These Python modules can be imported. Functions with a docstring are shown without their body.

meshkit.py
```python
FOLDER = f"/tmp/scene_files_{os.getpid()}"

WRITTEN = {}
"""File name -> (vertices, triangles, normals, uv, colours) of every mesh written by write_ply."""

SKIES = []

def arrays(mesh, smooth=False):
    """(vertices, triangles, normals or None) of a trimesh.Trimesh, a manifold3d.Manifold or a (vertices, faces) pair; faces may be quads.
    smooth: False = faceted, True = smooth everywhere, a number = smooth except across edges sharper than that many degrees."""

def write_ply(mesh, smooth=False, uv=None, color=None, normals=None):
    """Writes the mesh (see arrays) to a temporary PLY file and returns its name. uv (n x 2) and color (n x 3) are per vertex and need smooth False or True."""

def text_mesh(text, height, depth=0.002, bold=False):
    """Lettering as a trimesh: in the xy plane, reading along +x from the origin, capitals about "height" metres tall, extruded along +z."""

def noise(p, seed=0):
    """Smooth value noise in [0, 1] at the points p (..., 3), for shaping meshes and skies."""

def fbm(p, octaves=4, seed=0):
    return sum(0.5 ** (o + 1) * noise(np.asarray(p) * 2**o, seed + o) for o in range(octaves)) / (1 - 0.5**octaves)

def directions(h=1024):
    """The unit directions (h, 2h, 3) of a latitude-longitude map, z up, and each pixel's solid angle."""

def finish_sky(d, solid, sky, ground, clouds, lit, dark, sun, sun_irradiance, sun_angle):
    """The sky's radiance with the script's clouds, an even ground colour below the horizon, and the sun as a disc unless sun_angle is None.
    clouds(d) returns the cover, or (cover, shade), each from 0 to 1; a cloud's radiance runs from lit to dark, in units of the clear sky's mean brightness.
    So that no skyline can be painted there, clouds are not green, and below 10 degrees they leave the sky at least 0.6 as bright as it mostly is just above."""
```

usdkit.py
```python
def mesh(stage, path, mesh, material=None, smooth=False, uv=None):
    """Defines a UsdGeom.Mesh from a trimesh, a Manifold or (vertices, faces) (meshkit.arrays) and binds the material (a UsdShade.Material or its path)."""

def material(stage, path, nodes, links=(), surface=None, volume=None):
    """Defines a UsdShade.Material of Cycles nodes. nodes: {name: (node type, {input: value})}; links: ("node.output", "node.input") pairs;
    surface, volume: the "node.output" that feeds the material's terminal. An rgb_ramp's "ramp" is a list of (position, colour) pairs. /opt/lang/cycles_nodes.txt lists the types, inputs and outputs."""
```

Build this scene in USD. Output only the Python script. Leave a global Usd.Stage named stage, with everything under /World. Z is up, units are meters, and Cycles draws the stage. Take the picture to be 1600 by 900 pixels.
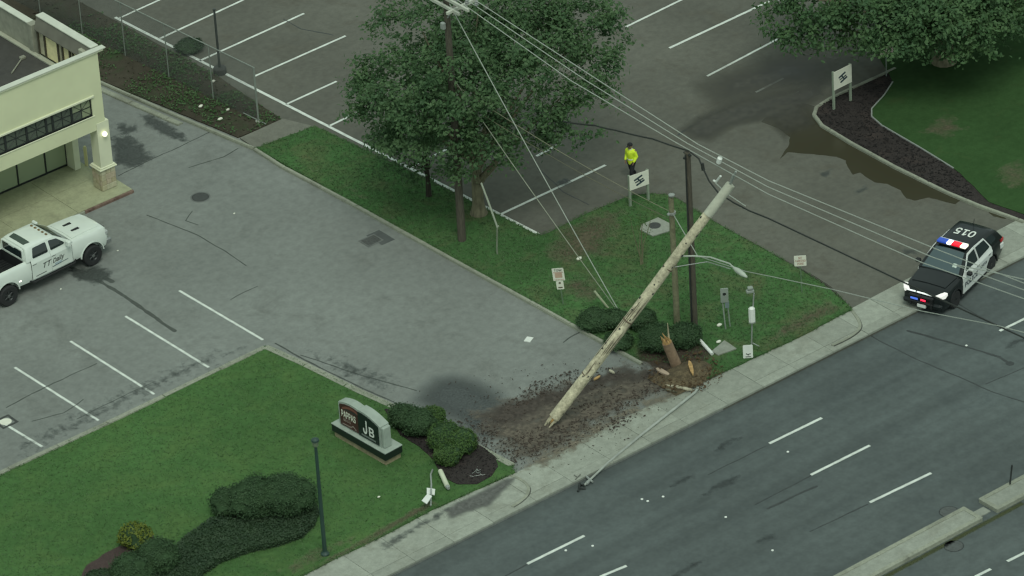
import math
import numpy as np
import trimesh
import shapely
import shapely.affinity as aff
import shapely.ops
from shapely.geometry import Polygon, LineString, Point, box as sbox
from manifold3d import Manifold, Mesh as MMesh
import usdkit
import meshkit
from pxr import Usd, UsdGeom, UsdLux, UsdShade, Gf, Sdf, Vt

stage = Usd.Stage.CreateInMemory()
UsdGeom.SetStageUpAxis(stage, "Z")
UsdGeom.SetStageMetersPerUnit(stage, 1.0)
UsdGeom.Xform.Define(stage, "/World")
UsdGeom.Scope.Define(stage, "/World/Looks")
rng = np.random.default_rng(7)

# ------------------------------------------------------------------ camera: a long lens from a helicopter
# world: x runs along the main road, y away from it, z up
PITCH, ROLL, YAW, FPX = 0.54797869, -0.06308871, 0.65196042, 8000.0
EYE = np.array([-109.92358422, -144.01053353, 110.5724658])
_cp, _sp = math.cos(PITCH), math.sin(PITCH)
FW = np.array([math.sin(YAW) * _cp, math.cos(YAW) * _cp, -_sp])
_r = np.array([math.cos(YAW), -math.sin(YAW), 0.0])
_u = np.cross(_r, FW)
RT = _r * math.cos(ROLL) + _u * math.sin(ROLL)
UP = -_r * math.sin(ROLL) + _u * math.cos(ROLL)
cam = UsdGeom.Camera.Define(stage, "/World/camera")
m4 = Gf.Matrix4d(*RT, 0, *UP, 0, *(-FW), 0, *EYE, 1)
cam.AddTransformOp().Set(m4)
cam.CreateHorizontalApertureAttr(36.0)
cam.CreateVerticalApertureAttr(20.25)
cam.CreateFocalLengthAttr(36.0 * FPX / 1600)
cam.CreateClippingRangeAttr(Gf.Vec2f(1.0, 3000.0))
cam.CreateExposureAttr(0.82)
cam.CreateFStopAttr(2.3)
cam.CreateFocusDistanceAttr(400.0)

# ------------------------------------------------------------------ overcast daylight
SUN_EL, SUN_AZ = math.radians(58), math.radians(-150)      # azimuth: atan2(x, y) of the direction to the sun
sundir = np.array([math.sin(SUN_AZ) * math.cos(SUN_EL), math.cos(SUN_AZ) * math.cos(SUN_EL), math.sin(SUN_EL)])
usdkit.material(stage, "/World/Looks/sky", {
    "s": ("sky_texture", {"sky_type": "single_scattering", "sun_disc": False, "sun_elevation": SUN_EL, "sun_rotation": SUN_AZ, "aerosol_density": 2.0}),
    "tc": ("texture_coordinate", {}),
    "n": ("noise_texture", {"scale": 2.2, "detail": 5.0, "roughness": 0.55}),
    "r": ("rgb_ramp", {"ramp": [(0.3, (3.4, 4.2, 3.8)), (0.7, (4.85, 5.85, 5.15))]}),
    "m": ("mix_color", {"fac": 0.82, "use_clamp": False}),
    "b": ("background_shader", {"strength": 0.075}),
}, [("tc.generated", "n.vector"), ("n.fac", "r.fac"), ("s.color", "m.a"), ("r.color", "m.b"), ("m.result", "b.color")], surface="b.background")
dome = UsdLux.DomeLight.Define(stage, "/World/sky")
UsdShade.MaterialBindingAPI.Apply(dome.GetPrim()).Bind(UsdShade.Material.Get(stage, "/World/Looks/sky"))
dome.GetPrim().SetCustomDataByKey("kind", "structure")
sun = UsdLux.DistantLight.Define(stage, "/World/sun")
sun.CreateIntensityAttr(0.22)
sun.CreateAngleAttr(25.0)
sun.GetPrim().CreateAttribute("inputs:normalize", Sdf.ValueTypeNames.Bool).Set(True)
sun.CreateColorAttr(Gf.Vec3f(0.98, 1.0, 0.91))
zax = Gf.Vec3d(*sundir)
sun.AddTransformOp().Set(Gf.Matrix4d(Gf.Rotation(Gf.Vec3d(0, 0, 1), zax), Gf.Vec3d(0, 0, 30)))


# ------------------------------------------------------------------ survey helpers: points of the plan from sight lines
def _ray(px, py):
    return FW * FPX + RT * (px - 800) - UP * (py - 450)


def G(px, py, z=0.0):
    """Point at height z under the sight line."""
    d = _ray(px, py)
    return EYE + d * ((z - EYE[2]) / d[2])


def onX(px, py, x):
    d = _ray(px, py)
    return EYE + d * ((x - EYE[0]) / d[0])


def onY(px, py, y):
    d = _ray(px, py)
    return EYE + d * ((y - EYE[1]) / d[1])


def near(px, py, ref, back=0.0):
    """Point on the sight line, as far from the eye as ref (plus back)."""
    d = _ray(px, py)
    return EYE + d * (((np.asarray(ref) - EYE) @ FW + back) / (d @ FW))


def vnear(px, py, ref, back=0.0):
    """Point on the sight line, in the upright plane through ref that faces the eye."""
    d, h = _ray(px, py), FW * [1, 1, 0] / np.linalg.norm(FW[:2])
    return EYE + d * (((np.asarray(ref) - EYE) @ h + back) / (d @ h))


def GP(pts, z=0.0):
    return Polygon([G(a, b, z)[:2] for a, b in pts])


def GL(pts, z=0.0):
    return np.array([G(a, b, z)[:2] for a, b in pts])


# ------------------------------------------------------------------ materials
LOOKS = {}


def lin(c):
    return tuple(float(x) for x in c)


def mat(name, col, rough=0.6, var=0.12, scale=2.0, col2=None, bump=0.0, bscale=60.0, metal=0.0, spec=0.4, coat=0.0, obj=False, stretch=None, fine=0.0, fscale=80.0, emis=None, estr=0.0):
    if name in LOOKS:
        return LOOKS[name]
    col = np.array(col, float)
    lo, hi = col * (1 - var), (np.array(col2) if col2 is not None else col * (1 + var))
    n = {"p": ("principled_bsdf", {"roughness": rough, "metallic": metal, "specular_ior_level": spec, "coat_weight": coat})}
    L = []
    src = "tc.object" if obj else "g.position"
    n["tc" if obj else "g"] = ("texture_coordinate" if obj else "geometry", {})
    if stretch:
        n["mp"] = ("mapping", {"scale": stretch})
        L.append((src, "mp.vector"))
        src = "mp.vector"
    n["n"] = ("noise_texture", {"scale": scale, "detail": 6.0, "roughness": 0.6})
    n["r"] = ("rgb_ramp", {"ramp": [(0.32, lin(lo)), (0.68, lin(hi))]})
    L += [(src, "n.vector"), ("n.fac", "r.fac")]
    out = "r.color"
    if fine:
        n["f"] = ("noise_texture", {"scale": fscale, "detail": 3.0, "roughness": 0.7})
        n["fr"] = ("rgb_ramp", {"ramp": [(0.3, (1 - fine,) * 3), (0.7, (1 + fine,) * 3)]})
        n["mx"] = ("mix", {"mix_type": "multiply", "fac": 1.0})
        L += [(src, "f.vector"), ("f.fac", "fr.fac"), (out, "mx.color1"), ("fr.color", "mx.color2")]
        out = "mx.color"
    L.append((out, "p.base_color"))
    if bump:
        n["bn"] = ("noise_texture", {"scale": bscale, "detail": 4.0})
        n["b"] = ("bump", {"strength": bump, "distance": 0.02})
        L += [(src, "bn.vector"), ("bn.fac", "b.height"), ("b.normal", "p.normal")]
    if emis is not None:
        n["p"][1]["emission_color"] = lin(emis)
        n["p"][1]["emission_strength"] = estr
    LOOKS[name] = usdkit.material(stage, f"/World/Looks/{name}", n, L, surface="p.BSDF")
    return LOOKS[name]


def ground_mat(name, base, patch, fine=0.18, big=0.12, pfac=(0.52, 0.7), rough=0.85, bump=0.25, streak=None, fscale=18.0, spec=0.3, blotch=3.0):
    """Layers: base tone with large slow change, worn patches, fine grain, optional streaks along the road."""
    n = {
        "g": ("geometry", {}),
        "n1": ("noise_texture", {"scale": 0.13, "detail": 4.0, "roughness": 0.6}),
        "r1": ("rgb_ramp", {"ramp": [(0.35, lin(np.array(base) * (1 - big))), (0.65, lin(np.array(base) * (1 + big)))]}),
        "n2": ("noise_texture", {"scale": 0.55, "detail": 8.0, "roughness": 0.68, "distortion": 0.6}),
        "r2": ("rgb_ramp", {"ramp": [(pfac[0], (0.0,) * 3), (pfac[1], (1.0,) * 3)]}),
        "m1": ("mix", {"mix_type": "mix", "color2": lin(patch)}),
        "n3": ("noise_texture", {"scale": fscale, "detail": 6.0, "roughness": 0.75}),
        "r3": ("rgb_ramp", {"ramp": [(0.3, (1 - fine,) * 3), (0.7, (1 + fine,) * 3)]}),
        "m2": ("mix", {"mix_type": "multiply", "fac": 1.0}),
        "n4": ("noise_texture", {"scale": blotch, "detail": 5.0, "roughness": 0.7}),
        "r4": ("rgb_ramp", {"ramp": [(0.35, (0.88,) * 3), (0.65, (1.1,) * 3)]}),
        "m3": ("mix", {"mix_type": "multiply", "fac": 1.0}),
        "bn": ("noise_texture", {"scale": 35.0, "detail": 4.0}),
        "b": ("bump", {"strength": bump, "distance": 0.02}),
        "p": ("principled_bsdf", {"roughness": rough, "specular_ior_level": spec}),
    }
    L = [("g.position", "n1.vector"), ("g.position", "n2.vector"), ("g.position", "n3.vector"), ("g.position", "n4.vector"), ("g.position", "bn.vector"),
         ("n1.fac", "r1.fac"), ("n2.fac", "r2.fac"), ("r1.color", "m1.color1"), ("r2.color", "m1.fac"), ("n3.fac", "r3.fac"),
         ("m1.color", "m2.color1"), ("r3.color", "m2.color2"), ("n4.fac", "r4.fac"), ("m2.color", "m3.color1"), ("r4.color", "m3.color2"),
         ("bn.fac", "b.height"), ("b.normal", "p.normal")]
    out = "m3.color"
    if streak:
        n["mp"] = ("mapping", {"scale": (0.035, 1.1, 1.0)})
        n["n5"] = ("noise_texture", {"scale": 1.0, "detail": 3.0})
        n["r5"] = ("rgb_ramp", {"ramp": [(0.35, (1 - streak,) * 3), (0.65, (1 + streak,) * 3)]})
        n["m5"] = ("mix", {"mix_type": "multiply", "fac": 1.0})
        L += [("g.position", "mp.vector"), ("mp.vector", "n5.vector"), ("n5.fac", "r5.fac"), (out, "m5.color1"), ("r5.color", "m5.color2")]
        out = "m5.color"
    L.append((out, "p.base_color"))
    LOOKS[name] = usdkit.material(stage, f"/World/Looks/{name}", n, L, surface="p.BSDF")
    return LOOKS[name]


def soft_mat(name, col, rough=0.8, noise=0.9, scale=4.0, spec=0.3, var=0.25):
    """A thin film or layer whose cover is in the mesh's own attribute 'cover', broken up by noise."""
    n = {
        "a": ("attribute", {"attribute": "cover"}), "g": ("geometry", {}),
        "n": ("noise_texture", {"scale": scale, "detail": 8.0, "roughness": 0.72}),
        "s": ("math", {"math_type": "multiply_add", "value2": noise, "value3": -0.5 * noise}),
        "ad": ("math", {"math_type": "add"}),
        "mr": ("map_range", {"from_min": 0.15, "from_max": 1.0, "clamp": True}),
        "ml": ("math", {"math_type": "minimum", "use_clamp": True}),
        "n2": ("noise_texture", {"scale": scale * 4, "detail": 4.0}),
        "r": ("rgb_ramp", {"ramp": [(0.3, lin(np.array(col) * (1 - var))), (0.7, lin(np.array(col) * (1 + var)))]}),
        "p": ("principled_bsdf", {"roughness": rough, "specular_ior_level": spec}),
        "t": ("transparent_bsdf", {}), "mx": ("mix_closure", {}),
    }
    L = [("g.position", "n.vector"), ("g.position", "n2.vector"), ("n.fac", "s.value1"), ("a.fac", "ad.value1"), ("s.value", "ad.value2"), ("ad.value", "mr.value"),
         ("n2.fac", "r.fac"), ("r.color", "p.base_color"), ("mr.result", "mx.fac"), ("t.BSDF", "mx.closure1"), ("p.BSDF", "mx.closure2")]
    del n["ml"]
    LOOKS[name] = usdkit.material(stage, f"/World/Looks/{name}", n, L, surface="mx.closure")
    return LOOKS[name]


def leaf_mat(name, dark, light, trans=0.25, clump=0.7):
    n = {
        "g": ("geometry", {}),
        "n": ("noise_texture", {"scale": clump, "detail": 3.0, "roughness": 0.6}),
        "mr": ("map_range", {"from_min": 0.3, "from_max": 0.7, "clamp": True}),
        "ad": ("math", {"math_type": "multiply_add", "value2": 0.55}),
        "h": ("math", {"math_type": "multiply", "value2": 0.45}),
        "r": ("rgb_ramp", {"ramp": [(0.0, lin(dark)), (0.55, lin((np.array(dark) + light) / 2)), (1.0, lin(light))]}),
        "p": ("principled_bsdf", {"roughness": 0.55, "specular_ior_level": 0.3}),
        "t": ("translucent_bsdf", {}), "mx": ("mix_closure", {"fac": trans}),
    }
    L = [("g.position", "n.vector"), ("n.fac", "mr.value"), ("g.random_per_island", "h.value1"), ("mr.result", "ad.value1"), ("h.value", "ad.value3"), ("ad.value", "r.fac"),
         ("r.color", "p.base_color"), ("r.color", "t.color"), ("p.BSDF", "mx.closure1"), ("t.BSDF", "mx.closure2")]
    LOOKS[name] = usdkit.material(stage, f"/World/Looks/{name}", n, L, surface="mx.closure")
    return LOOKS[name]


def glass_mat(name, tint, rough=0.06):
    """A dark tinted pane in front of an unlit inside."""
    LOOKS[name] = usdkit.material(stage, f"/World/Looks/{name}", {
        "p": ("principled_bsdf", {"base_color": lin(tint), "roughness": rough, "specular_ior_level": 0.6, "coat_weight": 0.4})}, [], surface="p.BSDF")
    return LOOKS[name]


def lamp_mat(name, col, strength):
    LOOKS[name] = usdkit.material(stage, f"/World/Looks/{name}", {
        "p": ("principled_bsdf", {"base_color": lin(np.array(col) * 0.5), "roughness": 0.25, "emission_color": lin(col), "emission_strength": strength})}, [], surface="p.BSDF")
    return LOOKS[name]


CONCRETE = ground_mat("drive_concrete", (0.178, 0.196, 0.178), (0.145, 0.158, 0.142), fine=0.10, big=0.10, bump=0.2)
LOT2 = ground_mat("lot_concrete", (0.102, 0.105, 0.085), (0.090, 0.089, 0.069), fine=0.10, big=0.14, bump=0.2)
ASPHALT = ground_mat("road_asphalt", (0.080, 0.098, 0.094), (0.070, 0.087, 0.085), fine=0.10, big=0.08, streak=0.12, bump=0.25, fscale=30.0)
WALK = [ground_mat(f"walk_concrete_{k}", np.array((0.27, 0.295, 0.245)) * s, (0.22, 0.235, 0.19), fine=0.12, big=0.08, bump=0.2) for k, s in enumerate((1.0, 0.92, 1.08))]
KERB = ground_mat("kerb_concrete", (0.25, 0.27, 0.21), (0.17, 0.18, 0.14), fine=0.16, big=0.1, bump=0.3, blotch=5.0)
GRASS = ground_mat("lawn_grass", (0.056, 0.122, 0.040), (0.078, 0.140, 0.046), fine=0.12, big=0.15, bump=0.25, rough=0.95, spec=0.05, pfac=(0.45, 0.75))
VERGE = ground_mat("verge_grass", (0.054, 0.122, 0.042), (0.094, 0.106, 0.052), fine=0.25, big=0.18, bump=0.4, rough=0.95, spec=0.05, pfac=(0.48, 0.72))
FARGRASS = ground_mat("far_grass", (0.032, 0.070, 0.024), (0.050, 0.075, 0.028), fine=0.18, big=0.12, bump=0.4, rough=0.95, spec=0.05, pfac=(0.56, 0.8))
SOIL = ground_mat("bed_soil", (0.056, 0.052, 0.038), (0.044, 0.064, 0.032), fine=0.25, big=0.25, bump=0.8, rough=0.95, spec=0.05, pfac=(0.5, 0.66))
MULCH = ground_mat("dark_mulch", (0.038, 0.034, 0.032), (0.055, 0.045, 0.04), fine=0.45, big=0.12, bump=1.0, rough=0.95, spec=0.05)
LINE = mat("line_paint", (0.55, 0.6, 0.54), 0.7, var=0.16, scale=3.0, fine=0.12, fscale=30)
STUCCO = mat("stucco", (0.60, 0.635, 0.41), 0.85, var=0.06, scale=0.5, bump=0.15, bscale=50)
STUCCO2 = mat("trim_stucco", (0.62, 0.65, 0.47), 0.8, var=0.05, scale=1.2, bump=0.1)
WOOD = mat("pole_wood", (0.33, 0.32, 0.22), 0.85, var=0.22, scale=5.0, obj=True, stretch=(1, 1, 0.35), bump=0.4, bscale=20, fine=0.28, fscale=14)
WOODDK = mat("dark_pole_wood", (0.075, 0.069, 0.05), 0.85, var=0.3, scale=6, obj=True, stretch=(4, 4, 0.5), bump=0.4)
WOODMID = mat("grey_pole_wood", (0.13, 0.125, 0.085), 0.85, var=0.25, scale=6, obj=True, stretch=(4, 4, 0.5), bump=0.4)
SPLINT = mat("fresh_split_wood", (0.42, 0.27, 0.11), 0.8, var=0.35, scale=9, bump=0.6, bscale=40)
STEEL = mat("galvanised_steel", (0.30, 0.33, 0.30), 0.5, var=0.12, scale=8, metal=0.3)
WIREM = mat("bare_wire", (0.30, 0.335, 0.285), 0.5, var=0.08, scale=3)
DARKM = mat("dark_metal", (0.02, 0.025, 0.023), 0.5, var=0.2, scale=6)
BLACKCABLE = mat("black_cable", (0.018, 0.022, 0.018), 0.7, var=0.15)
WHITEP = mat("white_paint_metal", (0.66, 0.70, 0.64), 0.45, var=0.05, scale=4)
WHITES = mat("white_sign_face", (0.64, 0.66, 0.55), 0.5, var=0.05, scale=6)
INK = mat("black_lettering", (0.03, 0.035, 0.03), 0.6, var=0.1)
REDINK = mat("faded_red_lettering", (0.36, 0.20, 0.15), 0.6, var=0.15)
TAR = mat("crack_tar", (0.035, 0.042, 0.04), 0.6, var=0.2, scale=4)

# ------------------------------------------------------------------ objects
USED = {}


class Thing:
    def __init__(self, path, M):
        self.path, self.M, self.inv = path, M, np.linalg.inv(M)


def numbered(parent, name):
    k = USED.get((parent, name), -1) + 1
    USED[(parent, name)] = k
    return f"{parent}/{name}" + (f"_{k:03d}" if k else "")


def tag(prim, label=None, cat=None, group=None, kind=None):
    for k, v in (("label", label), ("category", cat), ("group", group), ("kind", kind)):
        if v:
            prim.SetCustomDataByKey(k, v)


def thing(name, label, cat=None, loc=(0, 0, 0), rz=0.0, group=None, kind=None):
    path = numbered("/World", name)
    x = UsdGeom.Xform.Define(stage, path)
    x.AddTranslateOp().Set(Gf.Vec3d(*map(float, loc)))
    if rz:
        x.AddRotateZOp().Set(math.degrees(rz))
    tag(x.GetPrim(), label, cat, group, kind)
    M = np.eye(4)
    M[:2, :2] = [[math.cos(rz), -math.sin(rz)], [math.sin(rz), math.cos(rz)]]
    M[:3, 3] = loc
    return Thing(path, M)


def part(t, name, mesh, m, smooth=False, world=False, label=None, kind=None, cover=None):
    """A mesh under a thing (or under another part: pass its prim path with the thing in a tuple). world: the mesh is in world coordinates."""
    parent = t.path
    if isinstance(mesh, (list, tuple)) and not isinstance(mesh[0], np.ndarray):
        mesh = trimesh.util.concatenate([as_tri(x) for x in mesh])
    mesh = as_tri(mesh)
    if world:
        mesh = mesh.copy()
        mesh.apply_transform(t.inv)
    path = numbered(parent, name)
    g = usdkit.mesh(stage, path, mesh, m, smooth)
    if cover is not None:
        UsdGeom.PrimvarsAPI(g).CreatePrimvar("cover", Sdf.ValueTypeNames.FloatArray, "vertex").Set(Vt.FloatArray.FromNumpy(cover.astype(np.float32)))
    tag(g.GetPrim(), label, kind=kind)
    return Thing(path, t.M)


def single(name, mesh, m, label, cat, smooth=False, group=None, kind=None, cover=None):
    """A thing that is one mesh; its origin is moved to the foot of the mesh."""
    if isinstance(mesh, (list, tuple)) and not isinstance(mesh[0], np.ndarray):
        mesh = trimesh.util.concatenate([as_tri(x) for x in mesh])
    mesh = as_tri(mesh).copy()
    lo, hi = mesh.bounds
    o = np.array([(lo[0] + hi[0]) / 2, (lo[1] + hi[1]) / 2, lo[2]])
    mesh.apply_translation(-o)
    path = numbered("/World", name)
    g = usdkit.mesh(stage, path, mesh, m, smooth)
    g.AddTranslateOp().Set(Gf.Vec3d(*map(float, o)))
    if cover is not None:
        UsdGeom.PrimvarsAPI(g).CreatePrimvar("cover", Sdf.ValueTypeNames.FloatArray, "vertex").Set(Vt.FloatArray.FromNumpy(cover.astype(np.float32)))
    tag(g.GetPrim(), label, cat, group, kind)
    return g


# ------------------------------------------------------------------ shapes
def as_tri(m):
    if isinstance(m, trimesh.Trimesh):
        return m
    if hasattr(m, "to_mesh"):
        q = m.to_mesh()
        return trimesh.Trimesh(q.vert_properties[:, :3], q.tri_verts, process=False)
    v, f = np.asarray(m[0], float), np.asarray(m[1], int)
    if f.shape[1] == 4:
        f = np.vstack([f[:, [0, 1, 2]], f[:, [0, 2, 3]]])
    return trimesh.Trimesh(v, f, process=False)


def cat(*ms):
    return trimesh.util.concatenate([as_tri(x) for x in ms])


def bx(x0, x1, y0, y1, z0, z1, bev=0.0):
    e = np.array([x1 - x0, y1 - y0, z1 - z0], float)
    c = np.array([(x0 + x1) / 2, (y0 + y1) / 2, (z0 + z1) / 2])
    if bev:
        b = min(bev, *(abs(e) * 0.45))
        ms = []
        for k in range(3):
            ee = e - 2 * b
            ee[k] = e[k]
            ms.append(trimesh.creation.box(ee).vertices)
        m = trimesh.convex.convex_hull(np.vstack(ms))
    else:
        m = trimesh.creation.box(e)
    m.apply_translation(c)
    return m


def tube(pts, r, n=8, cap=True):
    """Round bar through points; r one radius or one per point."""
    pts = np.asarray(pts, float)
    r = np.broadcast_to(np.asarray(r, float), (len(pts),))
    t = np.gradient(pts, axis=0)
    t /= np.linalg.norm(t, axis=1, keepdims=True)
    a = np.array([0, 0, 1.0]) if abs(t[0][2]) < 0.9 else np.array([1.0, 0, 0])
    V = []
    for k in range(len(pts)):
        u = np.cross(t[k], a)
        u /= np.linalg.norm(u)
        w = np.cross(t[k], u)
        a = -np.cross(t[k], u) if False else w
        a = np.cross(u, t[k])
        ang = np.linspace(0, 2 * np.pi, n, endpoint=False)
        V.append(pts[k] + r[k] * (np.cos(ang)[:, None] * u + np.sin(ang)[:, None] * np.cross(t[k], u)))
    return loft(np.array(V), cap)


def loft(S, cap=True):
    """Skin through closed rings S (k, n, 3); always wound outward."""
    S = np.asarray(S, float)
    k, n = S.shape[:2]
    v = S.reshape(-1, 3)
    i = np.arange(n)
    j = (i + 1) % n
    f = []
    for a in range(k - 1):
        b0, b1 = a * n, (a + 1) * n
        f.append(np.stack([b0 + i, b0 + j, b1 + j], 1))
        f.append(np.stack([b0 + i, b1 + j, b1 + i], 1))
    f = np.vstack(f)
    if cap:
        v = np.vstack([v, S[0].mean(0), S[-1].mean(0)])
        f = np.vstack([f, np.stack([np.full(n, k * n), j, i], 1), np.stack([np.full(n, k * n + 1), (k - 1) * n + i, (k - 1) * n + j], 1)])
    m = trimesh.Trimesh(v, f, process=False)
    if m.volume < 0:
        m.invert()
    return m


def lathe(prof, n=20, axis="z"):
    prof = np.asarray(prof, float)
    a = np.linspace(0, 2 * np.pi, n, endpoint=False)
    S = np.stack([np.stack([r * np.cos(a), r * np.sin(a), np.full(n, z)], 1) for r, z in prof])
    m = loft(S)
    if axis == "y":
        m.apply_transform(trimesh.transformations.rotation_matrix(math.pi / 2, [1, 0, 0]))
    if axis == "x":
        m.apply_transform(trimesh.transformations.rotation_matrix(math.pi / 2, [0, 1, 0]))
    return m


def polys(g):
    if g.is_empty:
        return []
    return [p for p in (g.geoms if hasattr(g, "geoms") else [g]) if isinstance(p, Polygon) and p.area > 1e-5]


def slab(g, z0, z1):
    return cat(*[_extr(p, z0, z1) for p in polys(g)])


def _extr(p, z0, z1):
    m = trimesh.creation.extrude_polygon(p, z1 - z0)
    m.apply_translation([0, 0, z0])
    return m


def rough_edge(poly, amp=0.05, step=0.15, seed=0, freq=1.6):
    """The outline pushed in and out by noise."""
    out = []
    for p in polys(poly):
        q = shapely.segmentize(p, step)
        c = np.array(q.exterior.coords)[:-1]
        n3 = np.c_[c * freq, np.full(len(c), seed * 7.7)]
        dx = meshkit.fbm(n3, 3, seed) - 0.5
        dy = meshkit.fbm(n3 + 31.7, 3, seed + 5) - 0.5
        out.append(Polygon(c + 2 * amp * np.c_[dx, dy]).buffer(0))
    return shapely.union_all(out)


def ribbon(pts, w, z0, z1):
    return slab(LineString(pts).buffer(w / 2, cap_style="flat", join_style="mitre"), z0, z1)


def crack(pts, w=0.05, z=0.004, amp=0.06, seed=0):
    """A wandering thin sealed crack."""
    L = LineString(pts)
    c = np.array(shapely.segmentize(L, 0.18).coords)
    n3 = np.c_[c * 1.3, np.full(len(c), seed * 3.3)]
    c = c + 2 * amp * np.c_[meshkit.fbm(n3, 3, seed) - 0.5, meshkit.fbm(n3 + 17, 3, seed + 3) - 0.5]
    ww = w * (0.35 + 1.3 * meshkit.fbm(n3 * 1.7 + 50, 3, seed + 8))
    g = shapely.union_all([LineString(c[k:k + 2]).buffer(ww[k] / 2) for k in range(len(c) - 1)])
    return slab(g.simplify(0.004), z - 0.004, z)


def film(poly, z, res=0.12, soft=0.5, power=1.0):
    """Flat sheet of small triangles over the polygon; cover rises from 0 at the outline to 1 'soft' metres inside."""
    x0, y0, x1, y1 = poly.bounds
    nx, ny = int((x1 - x0) / res) + 2, int((y1 - y0) / res) + 2
    X, Y = np.meshgrid(np.linspace(x0, x1, nx), np.linspace(y0, y1, ny), indexing="ij")
    pts = shapely.points(X.ravel(), Y.ravel())
    ins = shapely.contains(poly, pts)
    d = np.where(ins, shapely.distance(poly.boundary, pts), 0.0)
    cov = np.clip(d / soft, 0, 1) ** power
    v = np.c_[X.ravel(), Y.ravel(), np.full(X.size, z)]
    i, j = np.meshgrid(np.arange(nx - 1), np.arange(ny - 1), indexing="ij")
    a = (i * ny + j).ravel()
    f = np.vstack([np.c_[a, a + ny, a + ny + 1], np.c_[a, a + ny + 1, a + 1]])
    keep = ins[f].any(1)
    f = f[keep]
    use = np.unique(f)
    mp = np.full(len(v), -1)
    mp[use] = np.arange(len(use))
    return trimesh.Trimesh(v[use], mp[f], process=False), cov[use] * 1.0


def leaves(c, nrm, size, aspect=0.6, seed=1, tilt=0.7):
    """Many pointed leaf faces: one kite of two triangles each, folded along its rib."""
    r = np.random.default_rng(seed)
    N = len(c)
    n = nrm + tilt * r.normal(size=(N, 3))
    n /= np.linalg.norm(n, axis=1, keepdims=True)
    t = np.cross(n, r.normal(size=(N, 3)))
    t /= np.linalg.norm(t, axis=1, keepdims=True)
    b = np.cross(n, t)
    s = np.broadcast_to(size, (N,))[:, None] * r.uniform(0.7, 1.35, (N, 1))
    v = np.stack([c - t * s * 0.5, c + b * s * aspect * 0.5 + n * s * 0.12, c + t * s * 0.5, c - b * s * aspect * 0.5 + n * s * 0.12], 1).reshape(-1, 3)
    a = np.arange(N) * 4
    f = np.vstack([np.c_[a, a + 2, a + 1], np.c_[a, a + 3, a + 2]])
    return trimesh.Trimesh(v, f, process=False)


def lobe_points(c, rad, n, seed, shell=0.55, low=-0.75):
    """Points and outward directions in an uneven ball."""
    r = np.random.default_rng(seed)
    d = r.normal(size=(n, 3))
    d /= np.linalg.norm(d, axis=1, keepdims=True)
    d = d[d[:, 2] > low]
    k = 0.78 + 0.5 * (meshkit.fbm(d * 2.3 + seed * 1.7, 3, seed) - 0.3)
    rr = (shell + (1 - shell) * r.random(len(d)) ** 0.6) * k
    return np.asarray(c) + d * rr[:, None] * np.asarray(rad), d


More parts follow.
